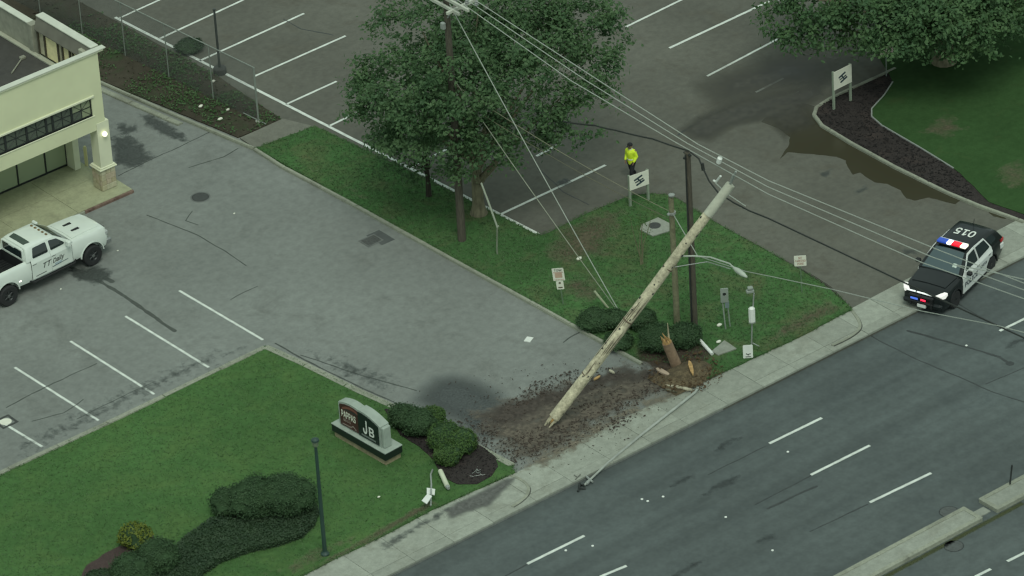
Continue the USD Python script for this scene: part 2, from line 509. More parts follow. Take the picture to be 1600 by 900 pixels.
LEAF_DARK = leaf_mat("oak_leaves", (0.044, 0.102, 0.042), (0.19, 0.30, 0.13), clump=1.3, trans=0.4)
LEAF_FAR = leaf_mat("far_oak_leaves", (0.042, 0.10, 0.040), (0.145, 0.24, 0.092), clump=1.0, trans=0.32)
LEAF_BUSH = leaf_mat("dark_shrub_leaves", (0.038, 0.080, 0.034), (0.068, 0.125, 0.050), clump=2.0)
LEAF_LIT = leaf_mat("bright_shrub_leaves", (0.045, 0.10, 0.025), (0.115, 0.19, 0.05), clump=2.0)
LEAF_YEL = leaf_mat("yellow_shrub_leaves", (0.10, 0.14, 0.02), (0.26, 0.30, 0.05), clump=4.0)
LEAF_COVER = leaf_mat("cover_leaves", (0.034, 0.066, 0.034), (0.064, 0.105, 0.05), clump=1.5)
BLADE = leaf_mat("grass_blades", (0.055, 0.122, 0.04), (0.08, 0.155, 0.052), trans=0.15, clump=0.8)
BLADEV = leaf_mat("verge_blades", (0.050, 0.112, 0.038), (0.090, 0.145, 0.056), trans=0.15, clump=0.9)
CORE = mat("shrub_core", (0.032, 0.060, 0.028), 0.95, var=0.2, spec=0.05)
BARK = mat("oak_bark", (0.15, 0.14, 0.088), 0.95, var=0.35, scale=7, stretch=(1, 1, 0.3), bump=0.8, bscale=25)

# ================================================================== SETTING
far = 420.0
gm = slab(sbox(-far, -far, far, far), -0.6, -0.32)
tag(usdkit.mesh(stage, "/World/ground", gm, LOT2).GetPrim(), "flat grey ground beyond the lots and the road", "ground", kind="structure")
YR = -12.95                                                  # the road's edge
# ---- road with its paint
road = thing("road", "dark asphalt main road with broken white lane lines crossing the lower right", "road", kind="structure")
ZR = -0.13
part(road, "asphalt", slab(sbox(-far, -90, far, YR), -0.32, ZR), ASPHALT)


def road_bar(t, name, a, b, w, z, m, zz=0.004):
    p, q = G(*a, z)[:2], G(*b, z)[:2]
    return part(t, name, slab(rough_edge(LineString([p, q]).buffer(w / 2, cap_style="flat"), 0.008, 0.2, 3, 6), z, z + zz), m)


for a, b in [((824, 881), (913, 837)), ((1202, 693), (1284, 653)), ((1562, 517), (1640, 479)), ((938, 901), (979, 884)), ((1267, 742), (1359, 696)), ((1359, 785), (1455, 739)), ((1524, 901), (1548, 889)), ((1574, 877), (1602, 863)), ((430, 1075), (520, 1030))]:
    road_bar(road, "lane_dash", a, b, 0.13, ZR, LINE)
for k, (pts, w) in enumerate([([(1418, 517), (1440, 523), (1475, 533), (1520, 545), (1560, 558), (1580, 568)], 0.10), ([(1300, 489), (1330, 505), (1375, 533), (1440, 565), (1500, 590), (1550, 612), (1610, 632)], 0.06),
                              ([(1180, 788), (1230, 762), (1266, 744)], 0.05), ([(1266, 830), (1310, 810), (1356, 788)], 0.05), ([(1107, 741), (1150, 720), (1196, 697)], 0.04), ([(790, 900), (822, 883)], 0.05),
                              ([(1200, 795), (1235, 778), (1275, 760)], 0.09), ([(1540, 600), (1600, 575)], 0.04), ([(1490, 470), (1540, 500)], 0.05)]):
    part(road, "tar_seam", crack(GL(pts, ZR), w, ZR + 0.004, 0.05, k), TAR)
part(road, "tar_patch", slab(rough_edge(Point(*G(1578, 568, ZR)[:2]).buffer(0.16), 0.05, 0.05, 2, 6), ZR, ZR + 0.005), TAR)
RPM = lathe([(0.055, 0), (0.05, 0.016), (0.03, 0.02)], 10)
for px, py in [(1003, 780), (1012, 783), (1036, 776), (1134, 808), (1207, 860), (1231, 706), (884, 860), (926, 853), (1510, 540)]:
    m = RPM.copy()
    m.apply_translation(G(px, py, ZR))
    part(road, "pavement_marker", m, WHITEP)
for px, py in [(1490, 853), (1483, 800)]:
    c = G(px, py, ZR)
    m = lathe([(0.36, 0.0), (0.36, 0.006), (0.0, 0.006)], 24)
    m.apply_translation(c)
    part(road, "manhole_cover", m, mat("road_iron", (0.075, 0.085, 0.08), 0.7, var=0.2, scale=12))
    m = cat(*[lathe([(0.40, 0.0), (0.40, 0.004), (0.37, 0.004), (0.37, 0.0)], 24)])
    m.apply_translation(c)
    part(road, "manhole_ring", m, TAR)
DRIP = soft_mat("oil_drip", (0.035, 0.042, 0.04), noise=1.8, scale=5.0, rough=0.5)
rd = np.random.default_rng(88)
for k in range(9):
    cx, cy = rd.uniform(-10, 22), rd.uniform(-24, -14)
    f, c = film(rough_edge(aff.scale(Point(cx, cy).buffer(0.35), rd.uniform(1.5, 4), 0.8), 0.2, 0.15, k), ZR + 0.005, 0.07, 0.3)
    part(road, "oil_drip", f, DRIP, cover=c * 0.8)
# ---- median
med = thing("median", "raised worn concrete median kerb at the lower right, broken by a gap", "median", kind="structure")
ym1, ym0 = G(1400, 848, 0.02)[1], G(1456, 852, 0.02)[1]
xg0, xg1 = G(1524, 802, 0.02)[0], G(1550, 792, 0.02)[0]
for x0, x1 in ((-60, xg0), (xg1, 60)):
    ring = sbox(x0, ym0, x1, ym1).buffer(-0.05).buffer(0.05)
    inner = sbox(x0 + 0.18, ym0 + 0.18, x1 - 0.18, ym1 - 0.18)
    part(med, "kerb", slab(ring.difference(inner), -0.32, 0.035), KERB)
    part(med, "infill", slab(inner.buffer(0.005), -0.32, 0.015), WALK[1])
part(med, "gap_slab", slab(sbox(xg0 + 0.12, ym0 + 0.25, xg1 - 0.12, ym1 - 0.4), -0.32, -0.09), WALK[1])
gut = film(sbox(-14, ym0 - 0.32, xg0 + 2, ym0 - 0.003), ZR + 0.006, 0.06, 0.12)
part(med, "gutter_weeds", gut[0], soft_mat("gutter_dirt", (0.05, 0.06, 0.025), noise=1.2, scale=6), cover=gut[1], kind="stuff")

# ---- lots
lot = thing("parking_lot", "grey concrete driveway and parking lot with white stall lines on the left", "parking lot", kind="structure")
part(lot, "concrete", slab(sbox(-far, YR + 0.01, 0.3, far), -0.32, 0.0), CONCRETE)
for a, b in [((280, 454), (411, 531)), ((196, 494), (326, 574)), ((110, 533), (241, 616)), ((23, 574), (154, 657)), ((-66, 618), (66, 698))]:
    road_bar(lot, "stall_line", a, b, 0.11, 0.0, LINE)
lot2 = thing("parking_lot", "brownish worn parking lot behind the trees with long white stall lines", "parking lot", kind="structure")
part(lot2, "concrete", slab(sbox(0.31, YR + 0.01, far, far), -0.32, -0.002), LOT2)
for a, b, w in [((180, 27), (655, 270), 0.15), ((655, 270), (842, 366), 0.15), ((187, 28), (262, -6), 0.11), ((250, 60), (384, -2), 0.12), ((312, 95), (475, 21), 0.12), ((398, 119), (540, 56), 0.12), ((447, 163), (526, 127), 0.12), ((514, 197), (560, 175), 0.12),
                ((640, 262), (700, 232), 0.12), ((784, 334), (946, 258), 0.13), ((838, 244), (876, 224), 0.12), ((978, 42), (1068, -2), 0.12), ((1046, 75), (1202, 2), 0.14), ((1105, 119), (1215, 61), 0.12), ((1181, 144), (1224, 122), 0.12), ((1210, 163), (1248, 143), 0.08), ((1214, -3), (1241, 9), 0.2)]:
    road_bar(lot2, "stall_line", a, b, w, -0.002, LINE)

# cracks, patches and stains of the lots
for k, (pts, w) in enumerate([([(112, 418), (140, 430), (170, 448), (195, 463), (222, 482), (248, 500), (274, 517)], 0.16), ([(130, 425), (160, 432), (175, 440)], 0.2), ([(230, 336), (270, 352), (310, 368), (350, 392), (384, 415)], 0.05), ([(10, 637), (70, 605), (125, 580), (150, 568)], 0.05),
                              ([(50, 658), (100, 645), (130, 625)], 0.04), ([(120, 655), (200, 615), (240, 597)], 0.03), ([(360, 468), (385, 455), (402, 447)], 0.04), ([(185, 275), (235, 250), (295, 222), (330, 205)], 0.05), ([(295, 262), (350, 245), (372, 232)], 0.05),
                              ([(300, 330), (290, 345), (310, 352)], 0.05), ([(880, 535), (895, 525), (912, 515)], 0.06), ([(430, 537), (500, 575), (570, 608), (628, 634)], 0.07), ([(470, 555), (560, 585), (650, 610)], 0.05)]):
    part(lot, "crack", crack(GL(pts), w, 0.004, 0.06, 20 + k), mat("crack_dirt", (0.06, 0.07, 0.06), 0.85, var=0.2, scale=6))
for k, (pts, w) in enumerate([([(445, 30), (470, 45), (520, 55)], 0.05), ([(1060, 210), (1110, 180), (1170, 155)], 0.1), ([(840, 262), (880, 300), (920, 320)], 0.04)]):
    part(lot2, "crack", crack(GL(pts), w, 0.002, 0.08, 50 + k), TAR)
SOOT = soft_mat("dark_stain", (0.062, 0.072, 0.069), noise=0.5, scale=3.0, rough=0.7)
OIL = soft_mat("oil_stain", (0.05, 0.058, 0.052), noise=2.6, scale=2.6, rough=0.6)
WET = soft_mat("wet_film", (0.036, 0.034, 0.023), noise=0.7, scale=0.7, rough=0.3, spec=0.3)


STAINS = []


def stain(t, name, pts, z, m, soft=0.5, res=0.12, **k):
    STAINS.append(1)
    f, c = film(rough_edge(GP(pts, z), 0.12, 0.3, 4, 0.8), z + 0.006 + 0.0007 * (len(STAINS) % 12), res, soft, **k)
    part(t, name, f, m, cover=c)


stain(lot, "stain", [(620, 628), (640, 600), (670, 580), (710, 574), (760, 585), (800, 605), (830, 640), (800, 690), (750, 705), (700, 670), (650, 650)], 0, SOOT, 1.5)
stain(lot, "stain", [(215, 178), (240, 178), (265, 190), (300, 215), (285, 225), (245, 212), (220, 195)], 0, OIL, 0.45)
stain(lot, "stain", [(180, 185), (215, 195), (225, 205), (200, 212), (175, 205)], 0, OIL, 0.5)
stain(lot, "stain", [(165, 215), (205, 205), (230, 225), (250, 248), (205, 268), (175, 258)], 0, OIL, 0.55)
stain(lot, "stain", [(95, 420), (150, 413), (185, 428), (160, 447), (120, 440)], 0, OIL, 0.4)
stain(lot, "stain", [(470, 545), (560, 560), (640, 600), (600, 615), (520, 590)], 0, OIL, 1.6)
stain(lot, "stain", [(20, 690), (120, 640), (260, 575), (330, 545), (400, 540), (200, 640), (20, 725)], 0, OIL, 1.8)
# ---- sidewalk of separate slabs
walk_in = GL([(455, 908), (520, 874), (587, 842), (672, 797), (800, 742), (960, 660), (1097, 595), (1200, 548), (1245, 527), (1330, 482), (1440, 424), (1600, 338), (1700, 285)], 0.03)
walk_out = [(walk_in[-1][0] + 2, YR), (walk_in[0][0] - 3, YR)]
inner = np.vstack([[walk_in[0][0] - 22, walk_in[0][1]], walk_in, [walk_in[-1][0] + 14, walk_in[-1][1]]])
walk_poly = Polygon(np.vstack([inner, [[inner[-1][0], YR], [inner[0][0], YR]]])).buffer(0)
walk = thing("sidewalk", "pale concrete sidewalk with joints along the main road", "sidewalk", kind="structure")
part(walk, "bed", slab(walk_poly.buffer(-0.02), -0.32, 0.004), mat("joint_dirt", (0.05, 0.052, 0.04), 0.95))
x = inner[0][0]
k = 0
while x < inner[-1][0]:
    w = 1.75 + 0.5 * meshkit.noise(np.array([x * 3.1, 0, 0]), 3)
    for y0, y1 in ((YR, YR + 0.52), (YR + 0.535, 10)):
        g = walk_poly.intersection(sbox(x + 0.008, y0, x + w - 0.008, y1))
        for p in polys(rough_edge(g, 0.006, 0.3, k, 4)):
            dz = float(0.004 * rng.normal())
            part(walk, "slab" if y1 > 5 else "kerb_slab", _extr(p, -0.05, 0.03 + max(-0.01, min(0.01, dz)) + (0.004 if y1 < 5 else 0)), WALK[int(rng.integers(0, 3))])
    x += w
    k += 1
def rounded(pts):
    """Corners cut twice, so that a run of points bends smoothly."""
    p = np.array(pts, float)
    for _ in range(2):
        q = np.empty((2 * (len(p) - 1), 2))
        q[0::2], q[1::2] = 0.75 * p[:-1] + 0.25 * p[1:], 0.25 * p[:-1] + 0.75 * p[1:]
        p = np.vstack([p[:1], q, p[-1:]])
    return [tuple(x) for x in p]


for pts in ([(768, 742), (800, 742), (826, 757), (826, 772), (812, 785), (800, 792)], [(1330, 484), (1342, 500), (1345, 512), (1335, 522), (1318, 532), (1300, 540)]):
    pts = rounded(pts)
    part(walk, "kerb_return", ribbon(GL(pts, 0.03), 0.12, 0.0, 0.055), KERB)
    part(walk, "kerb_joint", ribbon(GL([(a + 3, b + 1) for a, b in pts], 0.03), 0.03, 0.0, 0.046), mat("joint_dark", (0.045, 0.05, 0.042), 0.9))
stain(walk, "stain", [(590, 850), (680, 800), (740, 770), (690, 812), (640, 838), (600, 868)], 0.043, OIL, 0.5)
stain(walk, "stain", [(690, 795), (790, 745), (820, 742), (770, 790), (700, 815)], 0.043, soft_mat("damp_concrete", (0.10, 0.105, 0.095), noise=1.0, scale=2.5), 0.35)

# ---- lawns
ZG = 0.09
lawn_poly = GP([(-80, 765), (0, 743), (416, 541), (470, 568), (620, 638), (700, 678), (800, 728), (804, 737), (672, 797), (587, 842), (520, 874), (455, 907), (340, 965), (100, 1080), (-300, 1000), (-300, 900)], ZG)
lawn = thing("lawn", "smooth green mown lawn at the lower left round the hedges", "lawn", kind="structure")
part(lawn, "turf", slab(rough_edge(lawn_poly, 0.06, 0.15, 1, 2.0), -0.2, ZG), GRASS)
verge_poly = GP([(400, 231), (492, 197), (655, 274), (840, 367), (858, 362), (915, 333), (985, 305), (1020, 302), (1045, 304), (1062, 312), (1090, 330), (1130, 354), (1200, 392), (1280, 440), (1328, 478), (1330, 483), (1245, 527), (1200, 548), (1105, 592), (1095, 590), (1060, 570), (995, 560), (700, 398), (540, 310)], ZG)
verge = thing("verge", "grass verge with worn brown patches between the driveway and the far lot", "grass verge", kind="structure")
part(verge, "turf", slab(rough_edge(verge_poly, 0.07, 0.15, 2, 2.0), -0.2, ZG), VERGE)
WORN = soft_mat("worn_soil", (0.095, 0.085, 0.052), noise=1.5, scale=2.0, rough=0.95)
stain(verge, "bare_patch", [(870, 350), (960, 318), (990, 330), (960, 400), (900, 420), (830, 410)], ZG, WORN, 1.5)
stain(verge, "bare_patch", [(880, 425), (930, 430), (960, 470), (900, 475), (860, 450)], ZG, WORN, 1.2)
stain(verge, "bare_patch", [(1210, 510), (1290, 465), (1326, 482), (1250, 522), (1180, 552)], ZG, WORN, 0.8)
stain(verge, "bare_patch", [(430, 235), (560, 290), (680, 380), (760, 430), (640, 360), (500, 280)], ZG, WORN, 1.6)
stain(verge, "bare_patch", [(1000, 520), (1060, 520), (1120, 545), (1100, 592), (1040, 590), (985, 560)], ZG, soft_mat("dug_soil", (0.055, 0.042, 0.03), noise=0.9, scale=3.0, rough=0.95), 0.5)
stain(lawn, "bare_patch", [(455, 905), (520, 865), (600, 820), (670, 780), (690, 785), (600, 838), (520, 878)], ZG, WORN, 0.35)
stain(lawn, "bare_patch", [(400, 900), (500, 845), (560, 830), (600, 815), (480, 900)], ZG, WORN, 1.6)
# far right bed and grass
isl = thing("mulch_bed", "dark mulch bed inside a curved kerb beside the far driveway", "mulch bed", kind="structure")
kerb_pts = [(1400, 105), (1330, 137), (1296, 153), (1276, 166), (1272, 178), (1284, 194), (1330, 222), (1400, 260), (1480, 299), (1530, 320), (1600, 345)]
bed_poly = GP(kerb_pts + [(1700, 300), (1700, 60)], ZG)
part(isl, "mulch", slab(bed_poly, -0.2, ZG - 0.02), MULCH)
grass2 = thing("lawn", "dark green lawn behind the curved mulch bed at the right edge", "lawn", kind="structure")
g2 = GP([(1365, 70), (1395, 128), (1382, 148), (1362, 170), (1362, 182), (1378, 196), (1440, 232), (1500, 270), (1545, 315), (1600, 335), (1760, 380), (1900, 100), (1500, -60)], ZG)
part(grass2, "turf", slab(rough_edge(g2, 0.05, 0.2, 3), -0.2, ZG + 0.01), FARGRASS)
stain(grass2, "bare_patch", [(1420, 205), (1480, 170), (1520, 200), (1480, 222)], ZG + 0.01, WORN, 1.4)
stain(grass2, "bare_patch", [(1540, 270), (1600, 240), (1620, 290), (1570, 300)], ZG + 0.01, WORN, 1.6)
bedge = ribbon(GL([(1395, 128), (1382, 148), (1362, 170), (1362, 182), (1378, 196), (1440, 232), (1490, 263)], ZG), 0.06, 0.0, ZG + 0.025)
part(grass2, "steel_edging", bedge, STEEL)
# planting strip of soil by the fence
strip_poly = GP([(150, 122), (372, 214), (440, 186), (342, 120), (180, 32), (120, 0), (60, -30), (-40, -30)], 0.06)
soil = thing("planting_strip", "dark weedy soil strip behind the beige building along the fence", "planting strip", kind="structure")
part(soil, "soil", slab(rough_edge(strip_poly, 0.05, 0.2, 5), -0.2, 0.06), SOIL)
path = thing("path", "short grey concrete path between the soil strip and the grass verge", "path", kind="structure")
part(path, "slab", slab(GP([(375, 215), (442, 185), (491, 197), (400, 232)], 0.08), -0.2, 0.075), ground_mat("path_concrete", (0.15, 0.155, 0.125), (0.12, 0.125, 0.1)))


def kerb_run(label, pts, w, z, z0=-0.2, seg=2.6, m=None):
    t = thing("kerb", label, "kerb", kind="structure")
    L = LineString(GL(pts, z))
    s, i = 0.0, 0
    while s < L.length - 0.05:
        sl = seg * (0.85 + 0.3 * meshkit.noise(np.array([s * 1.3, i, 0]), 4))
        e = min(L.length, s + sl)
        ss = shapely.ops.substring(L, s + 0.006, e - 0.006) if e - s > 0.03 else None
        if ss is not None:
            g = ss.buffer(w / 2, cap_style="flat", join_style="mitre")
            g = rough_edge(g, 0.012, 0.2, i, 5)
            g2 = g.buffer(-0.025)
            a = slab(g, z0, z - 0.025 + 0.006 * rng.normal())
            parts = [a]
            if not g2.is_empty:
                parts.append(slab(g2, z - 0.06, z + 0.004 * rng.normal()))
            part(t, "kerb_section", cat(*parts), m or KERB)
        s, i = e, i + 1
    return t


kerb_run("long pale concrete kerb between driveway and grass verge, broken off by the leaning pole", [(398, 231), (440, 258), (540, 311), (700, 400), (850, 482), (940, 532), (1002, 566)], 0.17, 0.13)
kerb_run("rough kerb along the dark soil strip beside the building", [(150, 124), (250, 168), (320, 198), (396, 230)], 0.17, 0.12)
kerb_run("low wide kerb end lying beside the soil strip kerb", [(150, 135), (215, 164), (268, 187), (282, 193)], 0.3, 0.07)
kerb_run("straight concrete kerb between the stall lines and the lawn", [(-60, 768), (0, 738), (200, 645), (414, 541)], 0.26, 0.12)
kerb_run("concrete kerb and gutter band between the driveway and the lawn beside the sign", [(414, 541), (470, 566), (560, 610), (640, 646), (720, 684), (800, 726)], 0.34, 0.11)
kerb_run("curved worn kerb round the far mulch bed beside the puddle", kerb_pts, 0.17, 0.12)
kerb_run("thin kerb line between the verge tip and the far driveway", [(843, 367), (858, 362), (915, 333), (985, 304), (1020, 301), (1046, 303), (1063, 311), (1092, 330), (1132, 354), (1200, 391), (1262, 424), (1300, 448), (1329, 479)], 0.1, 0.10, m=LOT2)
# puddles
pud = thing("puddle", "large shallow brown puddle along the curved kerb on the far driveway", "puddle", kind="structure")
WATER = usdkit.material(stage, "/World/Looks/puddle_water", {
    "p": ("principled_bsdf", {"base_color": (0.042, 0.040, 0.024), "roughness": 0.2, "specular_ior_level": 0.25})}, [], surface="p.BSDF")
puddle = [(1217, 249), (1230, 238), (1262, 240), (1308, 245), (1321, 250), (1325, 262), (1333, 273), (1345, 270), (1366, 285), (1386, 287), (1406, 297), (1416, 309), (1428, 313), (1452, 308), (1472, 314), (1492, 319), (1504, 311), (1480, 300), (1400, 262), (1330, 224), (1284, 196), (1271, 180), (1273, 166), (1250, 160), (1230, 170), (1200, 182), (1190, 190), (1215, 200), (1235, 215), (1230, 230)]
part(pud, "water", slab(rough_edge(GP(puddle, 0.0), 0.08, 0.15, 9, 2.5), -0.01, 0.003), WATER)
part(pud, "water", slab(rough_edge(GP([(1534, 322), (1556, 330), (1582, 338), (1570, 342), (1552, 338)], 0.0), 0.05, 0.1, 9, 2.5), -0.01, 0.003), WATER)
stain(lot2, "wet_patch", [(1050, 205), (1080, 180), (1150, 150), (1290, 125), (1300, 150), (1272, 170), (1285, 195), (1240, 215), (1225, 235), (1195, 195), (1150, 205), (1110, 228), (1070, 222)], -0.002, WET, 0.8, 0.2)
stain(lot2, "wet_patch", [(1050, 130), (1100, 100), (1250, 60), (1340, 90), (1310, 140), (1200, 170), (1100, 190)], -0.002, WET, 2.4, 0.25)
stain(lot2, "stain", [(1330, 300), (1355, 288), (1362, 296), (1340, 306)], -0.002, OIL, 0.3)
stain(lot2, "stain", [(1400, 390), (1435, 385), (1440, 400), (1410, 402)], -0.002, OIL, 0.4)
stain(lot2, "stain", [(860, 285), (885, 275), (900, 285), (875, 295)], -0.002, OIL, 0.3)
stain(lot2, "stain", [(1275, 270), (1300, 262), (1298, 276), (1280, 280)], -0.002, OIL, 0.3)

# ---- dirt and bark spilled over the driveway mouth
spill_poly = GP([(715, 648), (770, 622), (830, 606), (880, 590), (925, 578), (965, 562), (985, 562), (1050, 575), (1100, 592), (1095, 606), (1040, 632), (980, 655), (920, 690), (880, 712), (840, 726), (800, 735), (760, 700)], 0.03)
f, c = film(rough_edge(spill_poly, 0.35, 0.25, 6, 0.9), 0.048, 0.1, 1.5)
single("spilled_soil", f, soft_mat("spilled_mulch", (0.098, 0.086, 0.066), noise=2.8, scale=1.5, rough=0.95, var=0.35), "brown soil and mulch spilled across the driveway mouth under the leaning pole", "spilled soil", kind="stuff", cover=c)
top_poly = GP([(740, 650), (790, 622), (870, 598), (930, 580), (985, 566), (1060, 578), (1020, 600), (950, 612), (880, 640), (820, 665), (770, 680)], 0.03)
f, c = film(rough_edge(top_poly, 0.3, 0.25, 7, 0.9), 0.055, 0.1, 0.9)
single("spilled_soil", f, soft_mat("dark_spilled_mulch", (0.056, 0.048, 0.039), noise=2.6, scale=1.8, rough=0.95, var=0.35), "darker damp soil along the kerb side of the spill behind the leaning pole", "spilled soil", kind="stuff", cover=c)
low_poly = GP([(850, 700), (930, 655), (1020, 615), (1075, 600), (1092, 606), (1040, 634), (980, 660), (920, 695), (860, 730), (800, 742)], 0.03)
f, c = film(rough_edge(low_poly, 0.3, 0.25, 8, 0.9), 0.062, 0.1, 0.8)
single("spilled_soil", f, soft_mat("tan_spilled_mulch", (0.15, 0.135, 0.10), noise=3.0, scale=2.6, rough=0.95, var=0.35), "tan grit smeared over the sidewalk edge below the leaning pole", "spilled soil", kind="stuff", cover=c)


def scatter(poly, n, seed, dense=None):
    r = np.random.default_rng(seed)
    x0, y0, x1, y1 = poly.bounds
    out = np.zeros((0, 2))
    while len(out) < n:
        p = np.c_[r.uniform(x0, x1, n * 2), r.uniform(y0, y1, n * 2)]
        p = p[shapely.contains_xy(poly, p[:, 0], p[:, 1])]
        if dense is not None:
            p = p[r.random(len(p)) < dense(p)]
        out = np.vstack([out, p])
    return out[:n]


def chips(p, z, smin, smax, seed, lift=0.02):
    """Small broken pieces, each a squashed irregular block."""
    r = np.random.default_rng(seed)
    N = len(p)
    base = np.array([[-1, -1, -1], [1, -1, -1], [1, 1, -1], [-1, 1, -1], [-1, -1, 1], [1, -1, 1], [1, 1, 1], [-1, 1, 1]], float)
    F = np.array([[0, 2, 1], [0, 3, 2], [4, 5, 6], [4, 6, 7], [0, 1, 5], [0, 5, 4], [1, 2, 6], [1, 6, 5], [2, 3, 7], [2, 7, 6], [3, 0, 4], [3, 4, 7]])
    s = np.exp(r.uniform(math.log(smin), math.log(smax), N))
    dim = np.c_[s * r.uniform(0.6, 1.3, N), s * r.uniform(0.25, 0.7, N), s * r.uniform(0.12, 0.35, N)] / 2
    v = base[None] * dim[:, None] * r.uniform(0.6, 1.2, (N, 8, 3))
    a, b = r.uniform(0, 2 * np.pi, N), r.normal(0, 0.35, N)
    ca, sa, cb, sb = np.cos(a), np.sin(a), np.cos(b), np.sin(b)
    R = np.zeros((N, 3, 3))
    R[:, 0] = np.c_[ca * cb, -sa, ca * sb]
    R[:, 1] = np.c_[sa * cb, ca, sa * sb]
    R[:, 2] = np.c_[-sb, 0 * a, cb]
    v = np.einsum("nij,nkj->nki", R, v) + np.c_[p, z + dim[:, 2] + r.uniform(0, lift, N)][:, None]
    f = (F[None] + 8 * np.arange(N)[:, None, None]).reshape(-1, 3)
    return trimesh.Trimesh(v.reshape(-1, 3), f, process=False)


def chip_mat(name, cols):
    n = {"g": ("geometry", {}), "r": ("rgb_ramp", {"ramp": [(i / (len(cols) - 1), lin(c)) for i, c in enumerate(cols)]}), "p": ("principled_bsdf", {"roughness": 0.9, "specular_ior_level": 0.15})}
    LOOKS[name] = usdkit.material(stage, f"/World/Looks/{name}", n, [("g.random_per_island", "r.fac"), ("r.color", "p.base_color")], surface="p.BSDF")
    return LOOKS[name]


BARKCHIP = chip_mat("bark_chips", [(0.06, 0.050, 0.040), (0.095, 0.08, 0.060), (0.13, 0.112, 0.085), (0.075, 0.062, 0.05), (0.16, 0.145, 0.115), (0.22, 0.205, 0.165)])
nz = lambda p: np.clip((meshkit.fbm(np.c_[p * [0.6, 1.3], np.zeros(len(p))], 3, 3) - 0.4) * 4, 0.03, 1)
pp = scatter(spill_poly.buffer(0.3), 2600, 11, nz)
single("bark_chips", chips(pp, 0.045, 0.02, 0.12, 12), BARKCHIP, "loose bark chips and clods strewn over the driveway mouth", "bark chips", kind="stuff")
pp = scatter(GP([(600, 640), (660, 600), (780, 580), (900, 560), (990, 560), (1105, 600), (1000, 680), (850, 745), (780, 745), (700, 690)], 0.03), 420, 13)
single("bark_chips", chips(pp, 0.035, 0.02, 0.08, 14), BARKCHIP, "thin scatter of small bark crumbs round the soil spill", "bark chips", kind="stuff")
pp = scatter(strip_poly, 500, 15)
single("leaf_litter", chips(pp, 0.06, 0.03, 0.14, 16), chip_mat("litter_bits", [(0.04, 0.038, 0.026), (0.06, 0.054, 0.036), (0.05, 0.055, 0.03), (0.08, 0.075, 0.055)]), "dead leaves and bits of litter on the dark soil strip", "leaf litter", kind="stuff")
pp = scatter(bed_poly.difference(g2.buffer(0.05)).intersection(sbox(10, -8, 30, 12)), 1500, 17)
single("mulch_chips", chips(pp, ZG - 0.02, 0.03, 0.12, 18), chip_mat("mulch_bits", [(0.02, 0.019, 0.018), (0.06, 0.05, 0.045), (0.035, 0.03, 0.028), (0.09, 0.08, 0.07)]), "dark mulch chips in the far curved bed", "mulch", kind="stuff")


# ---- grass blades
def blades(poly, n, h, seed, z=ZG):
    r = np.random.default_rng(seed)
    p = scatter(poly, n, seed)
    k = 3
    p = np.repeat(p, k, 0) + r.normal(0, 0.025, (n * k, 2))
    N = len(p)
    a = r.uniform(0, 2 * np.pi, N)
    hh = h * r.uniform(0.5, 1.3, N)
    w = 0.012 + 0.012 * r.random(N)
    lean = r.uniform(0.4, 1.6, N) * hh
    d = np.c_[np.cos(a), np.sin(a)]
    e = np.c_[-np.sin(a), np.cos(a)]
    v = np.stack([np.c_[p - e * w[:, None], np.full(N, z - 0.005)], np.c_[p + e * w[:, None], np.full(N, z - 0.005)], np.c_[p + d * lean[:, None], z + hh]], 1).reshape(-1, 3)
    i = np.arange(N) * 3
    return trimesh.Trimesh(v, np.c_[i, i + 1, i + 2], process=False)


view_lawn = lawn_poly.intersection(sbox(-34, -14, 2, 6))
single("grass", blades(view_lawn, 26000, 0.035, 21), BLADE, "short mown grass blades of the lower left lawn", "grass", kind="stuff")
single("grass", blades(verge_poly, 16000, 0.05, 22), BLADEV, "patchy grass blades of the verge beside the driveway", "grass", kind="stuff")
edge = lawn_poly.boundary.buffer(0.06).union(verge_poly.boundary.buffer(0.06)).intersection(sbox(-34, -14, 14, 20))
single("edge_grass", blades(edge, 3500, 0.07, 23, z=0.07), BLADEV, "longer untrimmed grass along the kerbs", "grass", kind="stuff")
weeds = scatter(strip_poly.intersection(sbox(-6, 17, 6, 32)), 3000, 24, lambda p: np.clip((meshkit.fbm(np.c_[p * 0.8, np.zeros(len(p))], 3, 8) - 0.4) * 4, 0.02, 1))
wl = leaves(np.c_[weeds, 0.08 + 0.1 * rng.random(len(weeds))], np.tile([0, 0, 1.0], (len(weeds), 1)), 0.12, seed=25)
single("weeds", wl, LOOKS["verge_blades"], "low weeds growing on the dark soil strip behind the fence", "weeds", kind="stuff")

# ================================================================== BUILDING
YF, XE, YS = 18.35, -7.3, 21.31                              # facade plane, east side, set-back shop front
XW = -30.0
b = thing("shop_building", "beige stucco shop building with dark transom windows, corner column and flat dark roof", "building", (XE, YF, 0))


def bp(name, m, mt, **k):
    return part(b, name, m, mt, world=True, **k)


ZSOF, ZT0, ZT1, ZTOP = 3.17, 3.92, 4.80, 6.9
